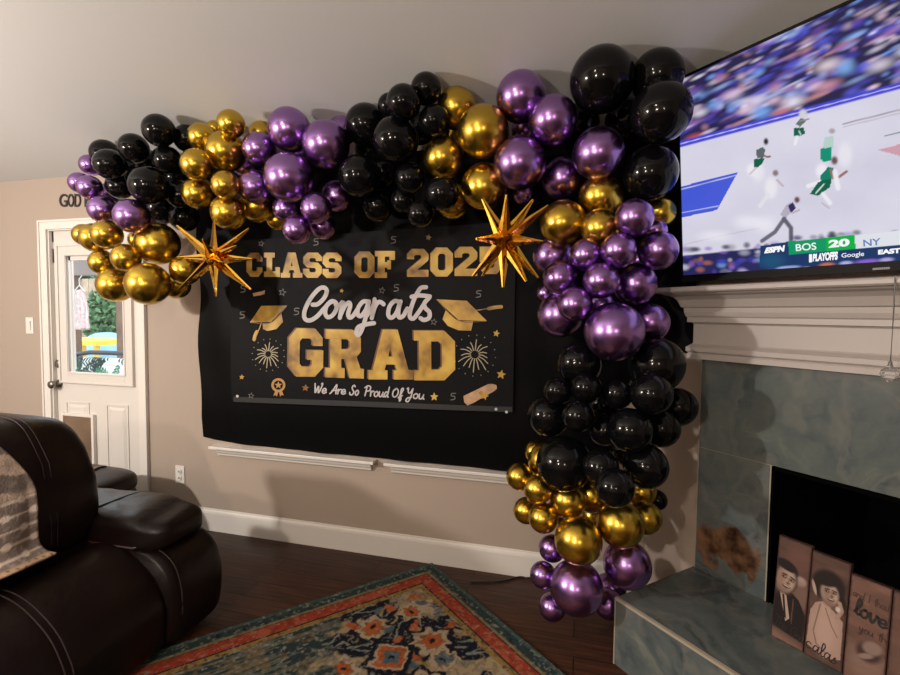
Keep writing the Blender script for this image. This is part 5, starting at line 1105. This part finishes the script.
# black power cord running from under the balloons
pts = [on_level(600, 585, .005), on_level(560, 572, .005), Vector((-.24, 2.635, .012)), on_level(520, 577, .005), on_level(500, 581.5, .005), on_level(470, 582, .005)]
pts = [Vector(p) for p in smooth_line([tuple(p) for p in pts], 8)]
for p in pts: p.y = min(p.y, 2.640); p.z = max(p.z, .006)
cd = MB().tube(pts, .0045, 8).build('extension_cable', M['black'], smooth=True); tag(cd, 'thin black cable lying on the floor between the rug and the balloons', 'cable')

# ------------------------------------------------------------------ reclining sofa facing the fireplace
sofa = thing('recliner_sofa', 'dark brown leather recliner sofa with padded arm, cut off at lower left', 'sofa', (-2.205, 1.0, 0))
SO = Vector((-2.1, 1.0, 0))
def to_l(pts): return [(p[0] - SO.x, p[1] - SO.y, p[2]) for p in pts]
def prof_loft(name, prof, ys, m_, parent, shrink=None, **k):   # XZ profile swept along y, with softened ends
    mb = MB(); rings = []
    cx = sum(p[0] for p in prof) / len(prof); cz = sum(p[1] for p in prof) / len(prof)
    for i, y in enumerate(ys):
        s = shrink[i] if shrink else 1
        rings.append(to_l([(cx + (x - cx) * s, y, cz + (z - cz) * s) for x, z in prof]))
    mb.loft(rings); return mb.build(name, m_, parent, smooth=True, **k)
seat_top = [(-2.36, .50), (-2.25, .505), (-2.12, .503), (-2.03, .488), (-1.965, .460), (-1.935, .446), (-1.90, .452), (-1.84, .458), (-1.75, .435), (-1.67, .39), (-1.61, .34), (-1.57, .28), (-1.545, .22), (-1.545, .15), (-1.55, .09), (-1.558, .05)]
seat_prof = smooth_line(seat_top, 3) + [(-1.64, .035), (-2.36, .035)]
ye = [.33, .335, .35, .375]; n_ = 24
ys = [.33, .336, .352, .38] + list(np.linspace(.42, 1.16, 14)) + [1.19, 1.205, 1.22] + list(np.linspace(1.25, 1.55, 8)) + [1.585, 1.603, 1.612]
sh = [.93, .965, .985, .996] + [1] * 14 + [.998, .985, .998] + [1] * 8 + [.994, .98, .95]
seat = prof_loft('seat', seat_prof, ys, M['leather'], sofa, sh)
def seam(parent, y, prof, r=.0035, name='seam'):
    ps = to_l([(x + .001, y, z + .001) for x, z in prof]); MB().tube(ps, r, 6).build(name, M['stitch'], parent, smooth=True)
for y in (1.192, 1.218): seam(seat, y, smooth_line(seat_top[3:], 4))
# far arm: body with bulging front, pad on top
arm_prof = smooth_line([(-2.42, .40), (-2.2, .43), (-1.9, .445), (-1.72, .44), (-1.62, .42), (-1.555, .37), (-1.525, .30), (-1.515, .22), (-1.52, .13), (-1.535, .06), (-1.545, .04)], 3) + [(-1.60, .03), (-2.42, .03)]
def arm(y0, y1, nm):
    yy = [y0, y0 + .012, y0 + .035, y0 + .07] + list(np.linspace(y0 + .1, y1 - .1, 5)) + [y1 - .07, y1 - .035, y1 - .012, y1]
    ss = [.90, .95, .98, .995] + [1] * 5 + [.995, .98, .95, .90]
    b_ = prof_loft('arm_body', arm_prof, yy, M['leather'], sofa, ss)
    mid = (y0 + y1) / 2
    def shape(p):
        u = p.x / .40                                     # -1 back .. +1 front
        p = p.copy(); p.z *= 1 + .05 * math.cos(u * 2.2); p.z += -.012 * max(0, u - .55) * 2.2 + .006 * math.sin(u * 5)
        p.y *= 1 - .10 * max(0, u - .5) * 2
        if u > .75: p.x += (u - .75) * .05; p.z += (u - .75) * .05
        p.z += .003 * math.sin(u * 15 + p.y * 14)
        return p
    pd_ = MB().superq((-1.995 - SO.x, mid - SO.y, .488), (.395, (y1 - y0) / 2 + .012, .076), .48, .36, 64, 28, shape).build('arm_pad', M['leather'], sofa, smooth=True)
    # stitched seam across the pad and piping under it
    ring = []
    for k in range(25):
        a = PI * k / 24; ring.append((-1.985 - SO.x + .02 * math.cos(a), mid - SO.y + math.copysign(abs(math.cos(a)) ** .55, math.cos(a)) * ((y1 - y0) / 2 + .0165), (.487 + .083 * abs(math.sin(a)) ** .48)))
    MB().tube(ring, .0035, 6).build('seam', M['stitch'], pd_, smooth=True)
    MB().tube([(-2.35 - SO.x, mid - SO.y - (y1 - y0) / 2 - .004, .452), (-2.0 - SO.x, mid - SO.y - (y1 - y0) / 2 - .012, .449), (-1.72 - SO.x, mid - SO.y - (y1 - y0) / 2 - .004, .446), (-1.62 - SO.x, mid - SO.y - .06, .452)], .006, 6).build('piping', M['leather_red'], pd_, smooth=True)
    for yq in (y0 + .045,): seam(b_, yq, [(x * 1 + .003, z + .002) for x, z in arm_prof[9:24]])
arm(1.61, 1.92, 'far'); arm(.0, .32, 'near')
# back: tall rounded cushion leaning back
def lean(p):
    p = p.copy(); z = p.z / .29
    p.x += -.05 * z - .02 + .035 * math.exp(-((z + .1) / .5) ** 2) * (1 if p.x > 0 else 0)
    if z > .4: p.x -= .10 * (z - .4)
    p.z += -.006 * max(0, abs(p.y) / .66 - .75) * 3
    p.x += .008 * math.sin(p.y * 13 + z * 3); return p
bk = MB().superq((-2.165 - SO.x, .985 - SO.y, .73), (.235, .675, .29), .32, .24, 72, 40, lean).build('back_cushion', M['leather'], sofa, smooth=True)
MB().box(-2.62 - SO.x, -2.30 - SO.x, .02 - SO.y, 1.90 - SO.y, .05, .44).build('back_frame', M['leather'], sofa, bevel=.03)
def back_line(y):
    out = []
    for k in range(22):
        a = -.5 + 2.3 * k / 21; pw = lambda t, e: math.copysign(abs(t) ** e, t)
        th = math.asin(max(-1, min(1, ((y - .985) / .675)))) ; p = Vector((.235 * pw(math.cos(a), .32), y - .985, .29 * pw(math.sin(a), .32))); p = lean(p)
        out.append((p.x - 2.165 - SO.x + .001, p.y + .985 - SO.y, p.z + .73 + .002))
    return out
MB().tube(back_line(1.42), .0025, 6).tube(back_line(1.445), .0025, 6).build('seam', M['stitch'], bk, smooth=True)
for x, y in ((-2.55, .1), (-2.55, 1.8), (-1.72, .1), (-1.72, 1.8)):
    MB().lathe([(.028, 0), (.032, .05)], 14, (x - SO.x, y - SO.y, .0)).build('foot', M['black'], sofa)

# knitted throw over the sofa back
nu, nv = 110, 190
U, V = np.meshgrid(np.linspace(0, 1, nu + 1), np.linspace(0, 1, nv + 1))     # v: 0 hem on the seat .. 1 over the top
path = [(-1.955, .520), (-1.99, .530), (-2.015, .56), (-2.012, .64), (-2.016, .72), (-2.03, .82), (-2.065, .92), (-2.12, .995), (-2.20, 1.035), (-2.30, 1.045), (-2.42, 1.03), (-2.50, .98), (-2.53, .90), (-2.535, .80)]
pp = smooth_line(path, 8); seg_l = [0]
for a, b in zip(pp[:-1], pp[1:]): seg_l.append(seg_l[-1] + math.hypot(a[0] - b[0], a[1] - b[1]))
sl_ = np.array(seg_l); TL = sl_[-1]; px_ = np.interp(V * TL, sl_, [p[0] for p in pp]); pz_ = np.interp(V * TL, sl_, [p[1] for p in pp])
S_ = V * TL
edge = 1.375 - .11 * sm(.05, .62, S_) - .02 * np.sin(S_ * 14)                  # right edge of the throw slants inwards going up
ypos = .55 + (edge - .55) * U
wob = .012 * np.sin(ypos * 16 + S_ * 4) + .006 * np.sin(ypos * 37 - S_ * 9)
px_ = px_ + np.abs(wob) * .9 + .022; pz_ = pz_ + np.abs(wob) * .3 + .006
X = ypos; Y = S_
C_ = np.ones(X.shape + (3,)) * np.array((.30, .255, .215)); knit = fbm(X * 90, Y * 60, 3)
C_ *= (.7 + .65 * knit)[..., None]
band = (np.sin((Y + .02 * np.sin(X * 20)) * 42) > .1).astype(float) * sm(.28, .31, Y); put(C_, band * .85, (.085, .075, .072)); put(C_, band * sm(.5, .6, knit) * .6, (.20, .18, .17))
put(C_, sm(.28, .26, Y) * .85, (.12, .105, .10)); put(C_, sm(.28, .26, Y) * sm(.48, .6, knit) * .7, (.26, .235, .22))
for k in range(5):
    yy = .055 + .052 * k + .0; put(C_, 1 - sm(.003, .006, np.abs(Y - yy - .03 * (X - 1.2))), (.42, .38, .34))
    for j in range(9): put(C_, ell(X, Y, .7 + .1 * j + .04 * (k % 2), yy + .03 * (.7 + .1 * j + .04 * (k % 2) - 1.2), .016, .013, 0, .2), (.48, .44, .41))
put(C_, sm(.03, .018, Y), (.36, .27, .19)); put(C_, sm(.9, .97, np.sin(X * 260)) * sm(.03, .018, Y), (.12, .08, .06))
C_ *= np.array((1.7, 1.58, 1.5))
th_ = painted('throw_blanket', np.stack([px_, ypos, pz_], -1), nu, nv, C_, mat_print('knit_throw', .95, bump=.8, bscale=130, spec=.1), thick=.010)
tag(th_, 'beige and grey striped knit throw with pale dots over the sofa back', 'blanket')

# low leather ottoman behind the sofa, only its rounded end shows
ac = thing('leather_ottoman', 'low rounded dark leather ottoman showing between sofa arm and door', 'ottoman', (-3.0, 2.19, 0))
MB().superq((0, 0, .215), (.37, .235, .185), .35, .35, 56, 24).build('base', M['leather'], ac, smooth=True)
MB().superq((0, 0, .40), (.375, .24, .082), .6, .4, 56, 20).build('cushion', M['leather'], ac, smooth=True)
for x in (-.27, .27):
    for y in (-.15, .15): MB().lathe([(.02, 0), (.025, .04)], 12, (x, y, 0)).build('foot', M['black'], ac)
nu, nv = 40, 40; U, V = np.meshgrid(np.linspace(0, 1, nu + 1), np.linspace(0, 1, nv + 1))
xa = -.25 + U * .40 + .012 * np.sin(V * 12); ya = -.17 + V * .33
pw_ = lambda t, e: np.sign(t) * np.abs(t) ** e
rr = (np.abs(xa / .375) ** (2 / .4) + np.abs(ya / .24) ** (2 / .4)) ** (.4 / 2)
za = .40 + .082 * np.clip(1 - rr ** (2 / .6), 0, 1) ** (.6 / 2) + .009
C_ = np.ones(U.shape + (3,)) * np.array((.22, .17, .14)); put(C_, (np.sin(U * 52) > .2).astype(float) * .8, (.05, .04, .04)); C_ *= (.6 + .8 * fbm(U * 60, V * 60))[..., None]
tt = painted('folded_cloth', np.stack([xa - 3.0, ya + 2.19, za], -1), nu, nv, C_, mat_print('woven_throw', .95, bump=.6, bscale=120, spec=.1), thick=.007)
tag(tt, 'small striped woven cloth lying on the leather ottoman beside the sofa', 'cloth')

# ------------------------------------------------------------------ light: the room's bulbs, daylight outside, the screen itself
def bulb(name, loc, w, col, r=.05):
    d = bpy.data.lights.new(name, 'POINT'); d.energy = w; d.color = col; d.shadow_soft_size = r
    o = bpy.data.objects.new(name, d); COL.objects.link(o); o.location = loc; return o
WARM = (1, .87, .74)
bulb('lamp_left', (-3.7, -.3, 1.95), 330, (1, .93, .86), .07)
bulb('lamp_centre', (-1.25, -1.3, 1.8), 118, WARM, .06)
bulb('lamp_right', (.35, -1.5, 1.8), 32, WARM, .06)
bulb('ceiling_bulb', (-1.7, -1.8, 2.9), 85, WARM, .06)
wd = bpy.data.worlds.new('sky'); SC.world = wd; wd.use_nodes = True; nt = wd.node_tree; bg = nt.nodes['Background']
bg.inputs['Color'].default_value = (.80, .90, 1, 1); bg.inputs['Strength'].default_value = 3.6

vs_ = SC.view_settings; vs_.view_transform = 'Standard'; vs_.look = 'None'; vs_.gamma = 1; vs_.exposure = 0; vs_.use_curve_mapping = False
